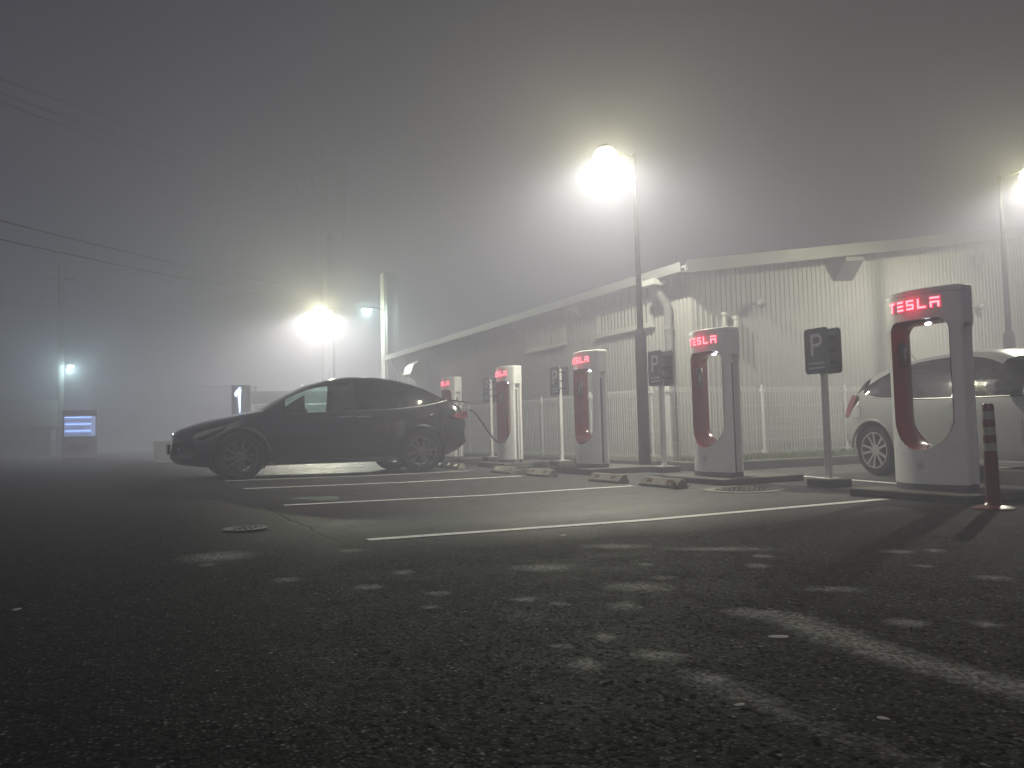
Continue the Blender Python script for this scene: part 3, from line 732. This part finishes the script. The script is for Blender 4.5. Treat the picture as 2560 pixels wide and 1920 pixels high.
for i, (x, y, s, lb) in enumerate(((1.86, 1.96, .020, 'flat pale stone by the worn band, largest of the stones'), (1.32, 1.53, .009, 'small pale pebble low in the dark foreground'),
                       (2.53, 4.53, .018, 'pale chip lying near the nearest stall line'), (-.37, 3.67, .014, 'lone pale chip in the dark asphalt at far left'), (1.54, 1.31, .009, 'tiny pale pebble close to the camera beside faint band'))):
    b = MB(); rg_ = []
    for zz, f in ((0, .9), (.3, 1.05), (.6, .8), (.75, .3)):
        rg_.append([(f*s*1.5*math.cos(a)*(1+.15*math.sin(3*a+i)), f*s*math.sin(a)*(1+.15*math.cos(2*a+i)), zz*s*.25) for a in [2*math.pi*k/12 for k in range(12)]])
    b.loft(rg_); o = b.build('stone', M_STONE, None, True); o.location = (x, y, gz(x)); o.rotation_euler = (0, 0, .6*i-.5); tag(o, lb, 'stone', 'stones on the asphalt')

# ------------------------------------------------------------------ cars
def build_car(root, P, paint, rimm, nsp, glasses, detail):
    L_ = P['L']; N = 96
    def sec(x):
        f = lambda k: interp(x, P[k])
        zb, zt, zbelt, zrail = f('bot'), f('top'), f('belt'), f('rail')
        yw, yr = f('wide'), f('roofw')
        zbelt = min(zbelt, zt-.012); zrail = max(min(zrail, zt-.006), zbelt+.004)
        # half section, bottom centre to top centre
        zs = zb+(zbelt-zb)*.46; h = zbelt-zb
        rf = (zrail-zbelt)/max(.05, P['top_max']-.95); rf = max(0, min(1, rf))
        yt = yw*.945*(1-rf)+yr*rf
        pts = [(0, zb), (yw*.80, zb), (yw*.93, zb+.02), (yw*.965, zb+h*.12), (yw*.985, zb+h*.26), (yw*1.0, zb+h*.46), (yw*1.0, zb+h*.64), (yw*.992, zb+h*.80), (yw*.975, zb+h*.91), (yw*.945, zbelt)]
        for k in (.25, .5, .75, 1.0): pts.append((yw*.945+(yt-yw*.945)*(k+.10*math.sin(math.pi*k)*(1 if rf > .2 else 0)), zbelt+(zrail-zbelt)*k))
        for k in (.3, .55, .8, 1.0): pts.append((yt*math.cos(k*math.pi/2)**.8 if k < 1 else 0, zrail+(zt-zrail)*math.sin(k*math.pi/2)))
        return pts
    def plan_x(x, y, z):      # round the ends in plan
        yr_ = min(1, abs(y)/P['W']*2)
        e0 = P['nose']*yr_**2.4*max(0, 1-x/(1.1)); e1 = P['tailr']*yr_**2.6*max(0, 1-(L_-x)/(1.1))
        return x+e0-e1
    XS = [L_*(.5-.5*math.cos(math.pi*i/N)) for i in range(N+1)]
    XS = [.004+(L_-.008)*(.35*i/N+.65*(x/L_)) for i, x in enumerate(XS)]
    XS += P['splits']; XS = sorted(XS)
    rings = []
    for x in XS:
        h = sec(x); full = [(-y, z) for y, z in h]+[(y, z) for y, z in reversed(h[1:-1])]
        rings.append([(plan_x(x, y, z), y, z) for y, z in full])
    nv = len(rings[0]); nh = len(sec(1.))
    b = MB(); b.loft(rings)
    # material slots: 0 paint, 1.. glass zones
    fi = 0
    for i in range(len(rings)-1):
        xm = (XS[i]+XS[i+1])/2; bt, rl = interp(xm, P['belt']), interp(xm, P['rail'])
        for k in range(nv):
            kk = k if k < nh-1 else 2*(nh-1)-1-k        # mirrored index of the strip
            if 9 <= kk <= 12 and rl-bt > .045:
                for zone, x0, x1 in P['side_glass']:
                    if x0 <= xm <= x1: b.mi[fi] = zone
            if kk >= 13:
                for zone, x0, x1 in P['screens']:
                    if x0 <= xm <= x1: b.mi[fi] = zone
            fi += 1
    nz = max([0]+[z for z, _, _ in P['side_glass']]+[z for z, _, _ in P['screens']])
    tmp = [mat('zone%d' % k, (.5, .5, .5)) for k in range(nz+1)]
    o = b.build('body', tmp, root)
    for ax in P['axles']:
        for s in (-1, 1):
            yo = P['W']/2
            c = MB().lathe([(P['arch'], 0), (P['arch'], .36)], 44, axis='y').build('cutter', tmp[0])
            c.location = (ax, s*(yo+.05)-(.36 if s > 0 else 0), P['rw']); bpy.context.view_layer.update()
            c.parent = root; bpy.context.view_layer.update()
            boolean_diff(o, c)
    me = o.data; names = P['names']; mats = {0: paint}; mats.update(glasses)
    # split zones into parts
    groups = {}
    for p in me.polygons: groups.setdefault(p.material_index, []).append(p)
    vs = [v.co.copy() for v in me.vertices]
    for mi_, ps in groups.items():
        sets = {'c': ps}
        if mi_ and names[mi_][1]:
            sets = {'l': [p for p in ps if p.center.y < 0], 'r': [p for p in ps if p.center.y >= 0]}
        for sk, pl in sets.items():
            if not pl: continue
            mp = {}; V_ = []; F_ = []
            for p in pl:
                q = []
                for v in p.vertices:
                    if v not in mp: mp[v] = len(V_); V_.append(vs[v])
                    q.append(mp[v])
                F_.append(q)
            nm = bpy.data.meshes.new(names[mi_][0]); nm.from_pydata(V_, [], F_); nm.materials.append(mats[mi_])
            smooth_me(nm, 32)
            q = bpy.data.objects.new(names[mi_][0], nm); C.objects.link(q); q.parent = root
    bpy.data.objects.remove(o)
    # wheels
    for ax in P['axles']:
        for s in (-1, 1):
            rw, w = P['rw'], P['tw']; yo = s*(interp(ax, P['wide'])-.020)
            wt = bpy.data.objects.new('wheel', None); C.objects.link(wt); wt.parent = root; wt.location = (ax, yo, rw)
            rr = P['rr']
            MB().lathe([(rr-.01, 0), (rr+.02, .008*1), (rw-.03, .006), (rw-.008, -.02), (rw, -.05), (rw, -w+.05), (rw-.008, -w+.02), (rw-.03, -w), (rr, -w)] if s > 0 else
                       [(rr-.01, 0), (rr+.02, -.008), (rw-.03, -.006), (rw-.008, .02), (rw, .05), (rw, w-.05), (rw-.008, w-.02), (rw-.03, w), (rr, w)], 48, axis='y', caps=False).build('tyre', M_RUBBER, wt, True)
            q = MB(); e = lambda v: v*s
            q.lathe([(rr, e(-.005)), (rr, e(.002)), (rr-.018, e(.002)), (rr-.025, e(-.03)), (rr-.03, e(-.15))], 48, axis='y', caps=False)
            q.lathe([(.0, e(-.012)), (.055, e(-.012)), (.07, e(-.03)), (.07, e(-.07))], 20, axis='y')
            for i in range(nsp):
                a = 2*math.pi*(i+(.18 if nsp == 10 and i % 2 else 0)-(.18 if nsp == 10 and not i % 2 else 0)*0)/nsp + (.3 if s > 0 else .1)
                d = Vector((math.cos(a), 0, math.sin(a)))
                q.bar(d*.055+Vector((0, e(-.028), 0)), d*(rr-.012)+Vector((0, e(-.014), 0)), .028 if nsp == 10 else .024, .03)
            q.build('rim', rimm, wt, 30)
            MB().lathe([(0, e(-.125)), (rr-.05, e(-.125)), (rr-.05, e(-.14))], 32, axis='y', caps=False).build('brake_disc', M_IRON, wt)
            yw_ = s*(interp(ax, P['wide'])-.004)
            arc = [(ax+(P['arch']+.012)*math.cos(R(a)), yw_, rw+(P['arch']+.012)*math.sin(R(a))) for a in range(4, 177, 6)]
            MB().tube(arc, .018, 8).build('arch_trim', M_BLACKPL if paint == M_CAR else paint, root, True)
            lin = [[(ax+P['arch']*.985*math.cos(R(a)), s*(P['W']/2-.04-d), rw+P['arch']*.985*math.sin(R(a))) for a in range(-30, 211, 8)] for d in (.04, .28)]
            MB().loft(lin, False, False).build('arch_liner', M_BLACKPL, root, True)

# --- black electric car
bc = thing('black_car', 'black electric hatchback SUV parked and plugged in', 'car', (.66, 13.98, -.030))
bc.rotation_euler = (0, R(.42), 0)
PB = dict(L=5.0, W=1.98, rw=.375, rr=.262, tw=.27, arch=.425, axles=(.965, 3.93), nose=.55, tailr=.42, top_max=1.68,
    splits=[1.62, 1.90, 1.96, 2.70, 2.78],
    bot=[(0, .36), (.12, .25), (.5, .20), (1.5, .21), (3.6, .22), (4.3, .26), (4.75, .36), (5.0, .52)],
    top=[(0, .66), (.05, .76), (.18, .835), (.45, .93), (.85, 1.02), (1.2, 1.085), (1.32, 1.11), (1.55, 1.235), (1.85, 1.40), (2.15, 1.535), (2.45, 1.625), (2.8, 1.672), (3.1, 1.675), (3.45, 1.645), (3.8, 1.575), (4.15, 1.465), (4.45, 1.335), (4.7, 1.215), (4.84, 1.16), (4.93, 1.05), (5.0, .82)],
    belt=[(0, .60), (.18, .74), (.6, .88), (1.2, .985), (1.5, 1.02), (2.3, 1.05), (3.2, 1.085), (3.9, 1.135), (4.25, 1.20), (4.45, 1.24), (4.6, 1.2), (4.84, 1.10), (5.0, .78)],
    rail=[(0, .61), (.18, .75), (.6, .885), (1.2, .99), (1.42, 1.035), (1.62, 1.13), (1.9, 1.30), (2.2, 1.455), (2.5, 1.545), (2.9, 1.59), (3.3, 1.58), (3.7, 1.51), (4.05, 1.40), (4.3, 1.295), (4.45, 1.245), (4.6, 1.205), (4.84, 1.104), (5.0, .784)],
    wide=[(0, .80), (.15, .88), (.5, .965), (1.0, .99), (2.5, .98), (3.3, .985), (3.7, .966), (4.1, .926), (4.5, .878), (5.0, .78)],
    roofw=[(0, .7), (1.3, .75), (2.2, .71), (3.0, .70), (3.5, .665), (3.9, .61), (4.3, .56), (5.0, .60)],
    side_glass=[(5, 1.62, 1.90), (1, 1.96, 2.70), (2, 2.78, 4.44)], screens=[(3, 1.34, 2.25), (4, 3.95, 4.62)],
    names={0: ('body_shell', False), 1: ('front_window', True), 2: ('rear_window', True), 3: ('windscreen', False), 4: ('tailgate_glass', False), 5: ('quarter_window', True)})
build_car(bc, PB, M_CAR, M_RIMD, 10, {1: M_GCLEAR, 2: M_GDARK, 3: M_GCLEAR, 4: M_GDARK, 5: M_GDARK}, True)
def trim_strip(root, P, key, x0, x1, m, name, off=.012, r=.009, sgn=-1, fac=.945, dz=0):
    pts = []
    k = 40
    for i in range(k+1):
        x = x0+(x1-x0)*i/k; pts.append((x, sgn*(interp(x, P['wide'])*fac+off), interp(x, P[key])+dz))
    return MB().tube(pts, r, 6).build(name, m, root, True)
for s in (-1, 1):
    trim_strip(bc, PB, 'belt', 1.55, 4.42, M_CHROME, 'belt_trim', .003, .008, s)
# interior
iq = MB().box(1.35, 1.75, -.70, .70, .75, .98); iq.build('dashboard', M_SEAT, bc, bevel=.04)
for y in (-.38, .38):
    q = MB(); q.box(2.25, 2.75, y-.25, y+.25, .45, .62); q.prism([(2.67, .6), (2.83, .6), (3.05, 1.12), (2.95, 1.14)], lambda u, z, y=y: (u, y-.24, z), lambda u, z, y=y: (u, y+.24, z)); q.box(2.98, 3.08, y-.13, y+.13, 1.14, 1.34)
    q.build('front_seat', M_SEAT, bc, bevel=.03)
MB().prism([(3.3, .5), (3.5, .5), (3.75, 1.3), (3.65, 1.3)], lambda u, z: (u, -.65, z), lambda u, z: (u, .65, z)).build('rear_seat', M_SEAT, bc, bevel=.03)
MB().box(1.2, 4.5, -.72, .72, .30, .34).build('cabin_floor', M_SEAT, bc)
MB().tube([(2.02+.19*math.cos(a)*.35, -.38+.19*math.cos(a)*0+.185*math.sin(a), .92+.185*math.cos(a)) for a in [2*math.pi*k/24 for k in range(25)]], .014, 8, False).build('steering_wheel', M_BLACKPL, bc, True)
for s in (-1, 1):
    q = MB().loft([[(1.66+dx, s*yy, 1.05+dz) for dx, dz in ((-.02, .0), (.0, .12*f), (.10*f+.02, .13*f), (.15*f+.01, .06*f), (.12*f, -.01))] for yy, f in ((.97, .5), (1.02, .9), (1.12, 1.0), (1.17, .7))])
    q.build('door_mirror', M_CAR, bc, 60, bevel=.008)
    for x in (2.62, 2.90):
        MB().bar((x-.13, s*.985, .965), (x+.10, s*.987, .975), .012, .026).build('door_handle', M_CHROME, bc, bevel=.004)
    q = MB().prism([(.16, .66), (.30, .70), (.62, .83), (.55, .84), (.30, .79), (.17, .72)], lambda u, z: (u+.13, s*(interp(u+.1, PB['wide'])*.93-.02), z), lambda u, z: (u+.13, s*(interp(u+.1, PB['wide'])*.985+.004), z))
    q.build('headlight', M_CHROME if False else M_GREYPL, bc)
    q = MB().prism([(4.55, .97), (4.72, 1.03), (4.86, 1.06), (4.87, .93), (4.70, .92)], lambda u, z: (u-.05, s*.80, z), lambda u, z: (u-.09, s*(.975-.12*max(0, (u-4.55))/.3), z))
    q.build('tail_light', M_TAIL, bc)
MB().box(-.035, .0, -.26, .26, .42, .58).build('number_plate', M_BLACKPL, bc, bevel=.006)
MB().loft([[(4.62, y, 1.262), (5.0, y*.98, 1.205), (5.01, y*.98, 1.19), (4.62, y, 1.23)] for y in (-.66, -.4, 0, .4, .66)]).build('spoiler', M_CAR, bc, True)
MB().tube([(.10, y, .50) for y in (-.62, -.3, .3, .62)], .02, 8).build('grille_bar', M_CHROME, bc, True)
MB().lathe([(.03, 0), (.03, .02), (0, .022)], 12, (4.70, -.93, 1.0), axis='y').build('charge_plug', M_BLACKPL, bc)
for s in (-1, 1):
    MB().box(1.5, 3.4, s*.955-.012, s*.955+.012, .235, .30).build('sill_skirt', M_BLACKPL, bc, bevel=.01)

# --- white hatchback
WPX, WPY, WA = 8.42, 7.10, R(9.7)            # rear wheel contact on the near side; axis turned from the row
PW = dict(L=4.42, W=1.76, rw=.318, rr=.228, tw=.2, arch=.365, axles=(.90, 3.545), nose=.42, tailr=.38, top_max=1.475,
    splits=[1.45, 2.28, 2.34, 3.16, 3.22],
    bot=[(0, .32), (.12, .22), (.5, .18), (3.6, .19), (4.1, .25), (4.42, .40)],
    top=[(0, .60), (.06, .70), (.25, .80), (.6, .90), (1.0, .97), (1.12, .99), (1.5, 1.22), (1.85, 1.385), (2.15, 1.452), (2.5, 1.475), (2.9, 1.465), (3.3, 1.43), (3.65, 1.375), (3.88, 1.31), (4.05, 1.16), (4.2, 1.01), (4.33, .88), (4.42, .70)],
    belt=[(0, .56), (.25, .74), (.8, .86), (1.3, .90), (2.2, .915), (3.0, .935), (3.5, .97), (3.8, 1.02), (3.95, 1.05), (4.1, 1.0), (4.33, .84), (4.42, .66)],
    rail=[(0, .565), (.25, .745), (.8, .865), (1.15, .90), (1.45, 1.075), (1.8, 1.26), (2.1, 1.35), (2.5, 1.39), (2.9, 1.375), (3.3, 1.315), (3.6, 1.22), (3.85, 1.11), (3.95, 1.055), (4.1, 1.005), (4.33, .845), (4.42, .665)],
    wide=[(0, .74), (.2, .82), (.6, .865), (1.5, .87), (3.2, .87), (3.9, .865), (4.2, .83), (4.42, .76)],
    roofw=[(0, .6), (1.2, .66), (2., .58), (3., .57), (3.8, .55), (4.42, .6)],
    side_glass=[(1, 1.45, 2.28), (2, 2.34, 3.16), (3, 3.22, 3.93)], screens=[(4, 1.16, 1.78), (5, 3.78, 4.12)],
    names={0: ('body_shell', False), 1: ('front_window', True), 2: ('rear_window', True), 3: ('quarter_window', True), 4: ('windscreen', False), 5: ('tailgate_glass', False)})
# local +x runs from nose to tail; tail points to +Y, near side is local +y -> world -X
wc = thing('white_car', 'white compact hatchback parked behind the charger numbered 3B', 'car', (0, 0, -.049))
ang = math.pi/2-WA
ca, sa = math.cos(ang), math.sin(ang)
lx, ly = 3.545, .86
wc.location = (WPX-(lx*ca-ly*sa), WPY-(lx*sa+ly*ca), -.049); wc.rotation_euler = (0, 0, ang)
build_car(wc, PW, M_CARW, M_RIMS, 10, {1: M_GGREY, 2: M_GDARK, 3: M_GDARK, 4: M_GGREY, 5: M_GDARK}, True)
MB().box(1.15, 1.5, -.6, .6, .7, .9).build('dashboard', M_SEAT, wc, bevel=.04)
for y in (-.36, .36):
    q = MB(); q.box(1.9, 2.4, y-.24, y+.24, .4, .55); q.prism([(2.3, .55), (2.45, .55), (2.62, 1.08), (2.54, 1.1)], lambda u, z, y=y: (u, y-.23, z), lambda u, z, y=y: (u, y+.23, z)); q.box(2.54, 2.64, y-.12, y+.12, 1.1, 1.26)
    q.build('front_seat', M_SEAT, wc, bevel=.03)
MB().box(1.0, 4.0, -.64, .64, .27, .30).build('cabin_floor', M_SEAT, wc)
MB().prism([(3.05, .5), (3.2, .5), (3.4, 1.15), (3.3, 1.15)], lambda u, z: (u, -.6, z), lambda u, z: (u, .6, z)).build('rear_seat', M_SEAT, wc, bevel=.03)
for s in (-1, 1):
    q = MB().loft([[(1.55+dx, s*yy, .95+dz) for dx, dz in ((-.02, .0), (.0, .12*f), (.10*f+.02, .13*f), (.15*f+.01, .06*f), (.12*f, -.01))] for yy, f in ((.84, .5), (.90, .9), (1.0, 1.0), (1.05, .7))])
    q.build('door_mirror', M_CARW, wc, 60, bevel=.008)
    for x in (2.20, 3.1):
        MB().bar((x-.09, s*.878, .84), (x+.09, s*.878, .845), .02, .028).build('door_handle', M_CARW, wc, bevel=.006)
    q = MB().prism([(3.98, 1.00), (4.10, 1.03), (4.26, .90), (4.33, .74), (4.20, .72), (4.12, .86)], lambda u, z: (u-.10, s*.72, z), lambda u, z: (u-.20, s*(.872-.10*(u-3.98)/.35), z))
    q.build('tail_light', M_TAIL, wc, bevel=.008)
    trim_strip(wc, PW, 'belt', 1.3, 3.9, M_BLACKPL, 'belt_trim', .003, .008, s)
    MB().box(1.35, 3.1, s*.855-.014, s*.855+.014, .185, .245).build('sill_skirt', M_CARW, wc, bevel=.01)
    for x in (1.42, 2.31, 3.02):
        MB().tube([(x, s*(interp(x, PW['wide'])*f+.0008), .19+.7*k) for k, f in ((.10, .972), (.3, .992), (.46, 1.0), (.64, 1.0), (.82, .985), (.97, .965))], .0028, 4).build('door_seam', M_DARK, wc)
MB().tube([(3.62, .0, 1.375), (3.82, 0, 1.60)], [.006, .003], 6).build('antenna', M_BLACKPL, wc)
q = MB()
ol = rrect(.17, .16, .03)
q.tube([(3.82+u, .866, .80+z) for u, z in ol]+[(3.82+ol[0][0], .866, .80+ol[0][1])], .0025, 4); q.build('fuel_flap', M_DARK, wc)

# ------------------------------------------------------------------ far things in the fog
up_ = thing('utility_pole', 'tall concrete utility pole with transformer, fading into the fog', 'utility pole', (8.85, 39., -.05))
MB().lathe([(.19, 0), (.135, 15.45), (0, 15.5)], 16).build('pole', M_POLE, up_, True)
MB().bar((-1.0, .2, 14.15), (1.15, -.25, 13.95), .10).build('crossarm', M_DGREY, up_)
MB().lathe([(0, 0), (.28, 0), (.30, .1), (.30, .85), (.24, .95), (0, .95)], 16, (.82, -.2, 12.95)).build('transformer', M_DGREY, up_, True)
q = MB()
for i in range(5): q.tube([(.5+.12*i, -.2, 12.95), (.45+.14*i, -.2, 12.0), (.5+.10*i, -.2, 11.0-.2*i), (.1, -.05, 10.2)], .018, 6)
q.build('drop_cables', M_WIRE, up_)
for p in ((-.95, .2, 13.45), (-.55, .1, 13.1), (-1.25, .25, 12.75)):
    q = MB(); q.lathe([(.05, -.25), (.09, -.2), (.05, -.12), (.09, -.06), (.05, 0), (.09, .06), (.05, .14), (.02, .2)], 10, p); q.tube([(p[0], p[1], p[2]+.2), (p[0]+.25, p[1]*.8, 14.05)], .018, 6); q.build('insulator', M_DGREY, up_)
q = MB(); q.tube([(-1.25, .25, 12.5), (-1.9, .3, 11.8), (-2.3, .4, 11.4), (-1.2, .2, 11.9), (0, 0, 11.3)], .018, 6); q.build('jumper_cable', M_WIRE, up_)

lp = thing('utility_pole', 'leaning utility pole carrying a small cool street light at left', 'utility pole', (-2.78, 44.9, -.28))
MB().lathe([(.17, 0), (.13, 9.6), (0, 9.62)], 14).build('pole', M_POLE, lp, True)
MB().bar((-.6, 0, 8.9), (.6, 0, 8.9), .09).build('crossarm', M_DGREY, lp)
MB().tube([(0, -.1, 4.6), (.3, -.4, 4.75), (.42, -.5, 4.7)], .03, 8).build('lamp_arm', M_DGREY, lp, True)
MB().lathe([(0, .12), (.10, .11), (.2, .03), (.19, .02), (0, .06)], 16, (.45, -.55, 4.55)).build('lamp_hood', M_DGREY, lp, True)
MB().lathe([(0, -.08), (.10, -.04), (.13, .02), (0, .05)], 14, (.45, -.55, 4.53)).build('lamp_bulb', M_LAMPC, lp, True)
add_point('lamp_light', (.45, -.55, 4.35), 1500, (.70, 1, .88), .08, lp)

WIRES = [('topmost power line running down to the transformer pole', [(-3.1, 21.78, 9.36), (-2.71, 22.54, 9.48), (-.22, 27, 10.35), (3.85, 34.79, 11.97), (6.67, 38.43, 12.43)]),
         ('second power line below the topmost one, ending at the transformer pole', [(-3.09, 21.78, 9.05), (-2.71, 22.54, 9.14), (-.22, 27, 9.89), (3.85, 34.79, 11.41), (6.67, 38.43, 11.95)]),
         ('third power line from the top, lowest of the upper three', [(-3.09, 21.78, 8.84), (-2.71, 22.54, 8.92), (-.22, 27, 9.6), (3.84, 34.79, 11.11), (6.67, 38.43, 11.75)]),
         ('upper cable of the middle pair at left', [(-3.07, 21.79, 6.06), (-2.72, 22.84, 6.12), (-.9, 26.99, 6.42), (.93, 29.99, 6.7), (6.46, 37.45, 7.38), (8.7, 39, 7.6)]),
         ('lower, thicker cable of the middle pair at left', [(-3.06, 21.79, 5.58), (-2.72, 22.84, 5.63), (-.75, 26.99, 5.96), (.93, 29.99, 6.23), (6.45, 37.45, 6.91), (8.7, 39, 7.1)]),
         ('lowest cable, crossing the leaning pole above its light', [(-4.85, 34.66, 5.89), (-4.35, 36.74, 6.1), (-2.9, 44.75, 7.02), (.33, 50, 7.32), (3.94, 54.86, 7.63)])]
for i, (lb, p) in enumerate(WIRES):
    A = np.array(p); fx_ = np.polyfit(A[:, 1], A[:, 0], 1); fz_ = np.polyfit(A[:, 1], A[:, 2], 2)      # hang each line as a smooth sag
    p = [(float(np.polyval(fx_, y)), float(y), float(np.polyval(fz_, y))) for y in np.linspace(A[0, 1]-4, A[-1, 1], 24)]
    tag(MB().tube(p, .013 if i < 3 else .017, 6).build('power_line', M_WIRE), lb, 'power line', 'overhead lines at left')

vm = thing('vending_machine', 'drinks vending machine glowing blue in the dark at left', 'vending machine', (-1.43, 33.3, .0)); vm.rotation_euler = (0, 0, .04)
MB().box(-.56, .56, -.02, .7, 0, 1.75).build('cabinet', mat('vending_shell', (.12, .13, .16), .4), vm, bevel=.02)
M_VL = mat('vending_light', (.5, .6, 1), .4, emit=(.30, .50, 1), estr=5); M_VD = mat('vending_back', (.4, .45, .6), .4, emit=(.30, .42, .85), estr=1.0)
MB().box(-.50, .50, -.03, -.021, .80, 1.52).build('display_back', M_VD, vm)
q = MB()
for z in (1.45, 1.20, .95): q.box(-.48, .36, -.075, -.032, z+.03, z+.055)
q.build('shelf_light', M_VL, vm)
q = MB()
for z in (1.37, 1.12, .87):
    for i in range(14): q.lathe([(.022, 0), (.022, .09), (.012, .105)], 8, (-.46+.06*i, -.055, z-.05))
dc = [(.35, .38, .7), (.5, .5, .6), (.2, .3, .6)]
q.build('drink_cans', mat('can', (.45, .48, .6), .4, noise=.6, nscale=9, emit=(.4, .5, .9), estr=.3), vm)
MB().box(.39, .49, -.045, -.032, .85, 1.48).build('coin_panel', M_VD, vm)
MB().box(-.40, .30, -.03, -.021, .25, .5).build('pickup_slot', M_DARK, vm)

sh = thing('shed', 'low dark shed with a sagging roof at far left', 'shed', (-4.5, 41, -.2)); sh.rotation_euler = (0, 0, .1)
MB().box(-6, 1.6, 0, 4, 0, 1.55).build('wall', M_DGREY, sh)
MB().prism([(-.6, 1.50), (1.9, 2.75), (4.6, 1.5), (4.6, 1.4), (1.9, 2.6), (-.6, 1.4)], lambda u, z: (-6.4, u, z), lambda u, z: (1.9, u, z)).build('roof', M_DGREY, sh)
MB().box(-2.0, -.6, -.03, .0, 0, 1.35).build('door', M_ROOF, sh)
b2 = thing('house', 'dim house shape behind the vending machine', 'house', (3.2, 52, -.05))
MB().box(-4.5, 3.5, 0, 6, 0, 2.6).build('wall', M_DGREY, b2)
MB().prism([(-.5, 2.5), (3, 4.0), (6.5, 2.5)], lambda u, z: (-4.9, u, z), lambda u, z: (3.9, u, z)).build('roof', M_ROOF, b2)
for x in (-3, 0): MB().box(x, x+1.2, -.05, -.005, .9, 1.9).build('window', M_DARK, b2)
lw = MB().box(-12, 12, 0, .15, 0, .75).build('block_wall', M_DCONC); lw.location = (-6, 47, -.05); tag(lw, 'low pale block wall along the far edge of the lot', 'wall')
fb = thing('utility_box', 'small pale box standing beyond the nose of the black car', 'utility box', (.96, 24, -.02))
MB().box(-.22, .22, -.12, .12, 0, .55).build('housing', M_WHITE, fb, bevel=.01); MB().box(-.24, .24, -.14, .14, .552, .60).build('lid', M_WHITE, fb, bevel=.01)

# totem with the lit T emblem
tt = thing('totem_sign', 'dark slab sign with a lit white T emblem', 'sign', (3.45, 25.8, -.049)); tt.rotation_euler = (0, 0, R(22))
MB().box(-.40, .10, 0, .28, 0, 2.27).build('slab', mat('totem_grey', (.55, .55, .62), .45), tt, bevel=.02)
def em(poly): return MB().prism(poly, lambda u, z: (u, -.035, z), lambda u, z: (u, -.004, z))
q = MB(); cx, cz = -.30, 2.06
Tb = [(-.16, -.10), (-.13, .0), (-.06, .05), (.0, .075), (.06, .07), (.06, -.055), (.045, -.07), (.03, -.6), (.02, -.66), (.008, -.6), (-.035, -.09), (-.075, -.10), (-.10, -.17)]
q.prism([(cx+a, cz+c) for a, c in Tb], lambda u, z: (u, -.03, z), lambda u, z: (u, -.003, z))
q.prism([(cx-.03, cz+.10), (cx+.06, cz+.135), (cx+.06, cz+.11), (cx-.03, cz+.09)], lambda u, z: (u, -.03, z), lambda u, z: (u, -.003, z))
q.build('t_emblem', mat('emblem_light', (1, 1, 1), .4, emit=(.60, .72, 1), estr=4.5), tt)

# fenced equipment cabinet behind the car
eq = thing('equipment_enclosure', 'pale fenced equipment enclosure behind the black car', 'enclosure', (5.3, 28.2, -.049)); eq.rotation_euler = (0, 0, R(-14))
MB().box(-1.35, 2.2, .3, 2.2, 0, 1.75).build('cabinet', M_TRIM, eq, bevel=.02)
q = MB().box(-1.45, 2.3, .15, .29, 1.78, 2.22); q.box(-1.45, 2.3, .10, .148, 2.0, 2.04); q.build('fascia', M_TRIM, eq, bevel=.01)
for x in (-1.3, .25, .55, .95, 1.3, 2.0):
    MB().lathe([(.03, 2.2), (.03, 2.34), (.045, 2.35), (.045, 2.40), (0, 2.42)], 10, (x, .22, 0)).build('post_cap', M_TRIM, eq, True)
q = MB()
for i in range(44): q.bar((-1.7+.09*i, -.15, .05), (-1.7+.09*i, -.15, 1.5), .022)
q.bar((-1.72, -.15, .15), (2.2, -.15, .15), .04); q.bar((-1.72, -.15, 1.42), (2.2, -.15, 1.42), .04)
q.build('bar_fence', M_GALV, eq)
for x in (-1.0, .1, 1.1): MB().box(x, x+.7, .2, .295, .3, 1.5).build('door', M_GALV, eq, bevel=.01)

# ------------------------------------------------------------------ fog
b = MB().box(-120, 120, -50, 180, -4.0, 16.0)
hz = b.build('haze', None); tag(hz, kind='stuff'); hz.data.materials.clear()
m = bpy.data.materials.new('fog'); m.use_nodes = True; t = m.node_tree; t.nodes.remove(t.nodes['Principled BSDF'])
pv = t.nodes.new('ShaderNodeVolumePrincipled'); pv.inputs['Color'].default_value = (.645, .63, .775, 1); pv.inputs['Density'].default_value = FOG
pv.inputs['Anisotropy'].default_value = .4
t.links.new(pv.outputs[0], t.nodes['Material Output'].inputs['Volume'])
try: m.volume_intersection_method
except Exception: pass
try: m.cycles.homogeneous_volume = True; m.cycles.volume_sampling = 'MULTIPLE_IMPORTANCE'
except Exception: pass
hz.data.materials.append(m)
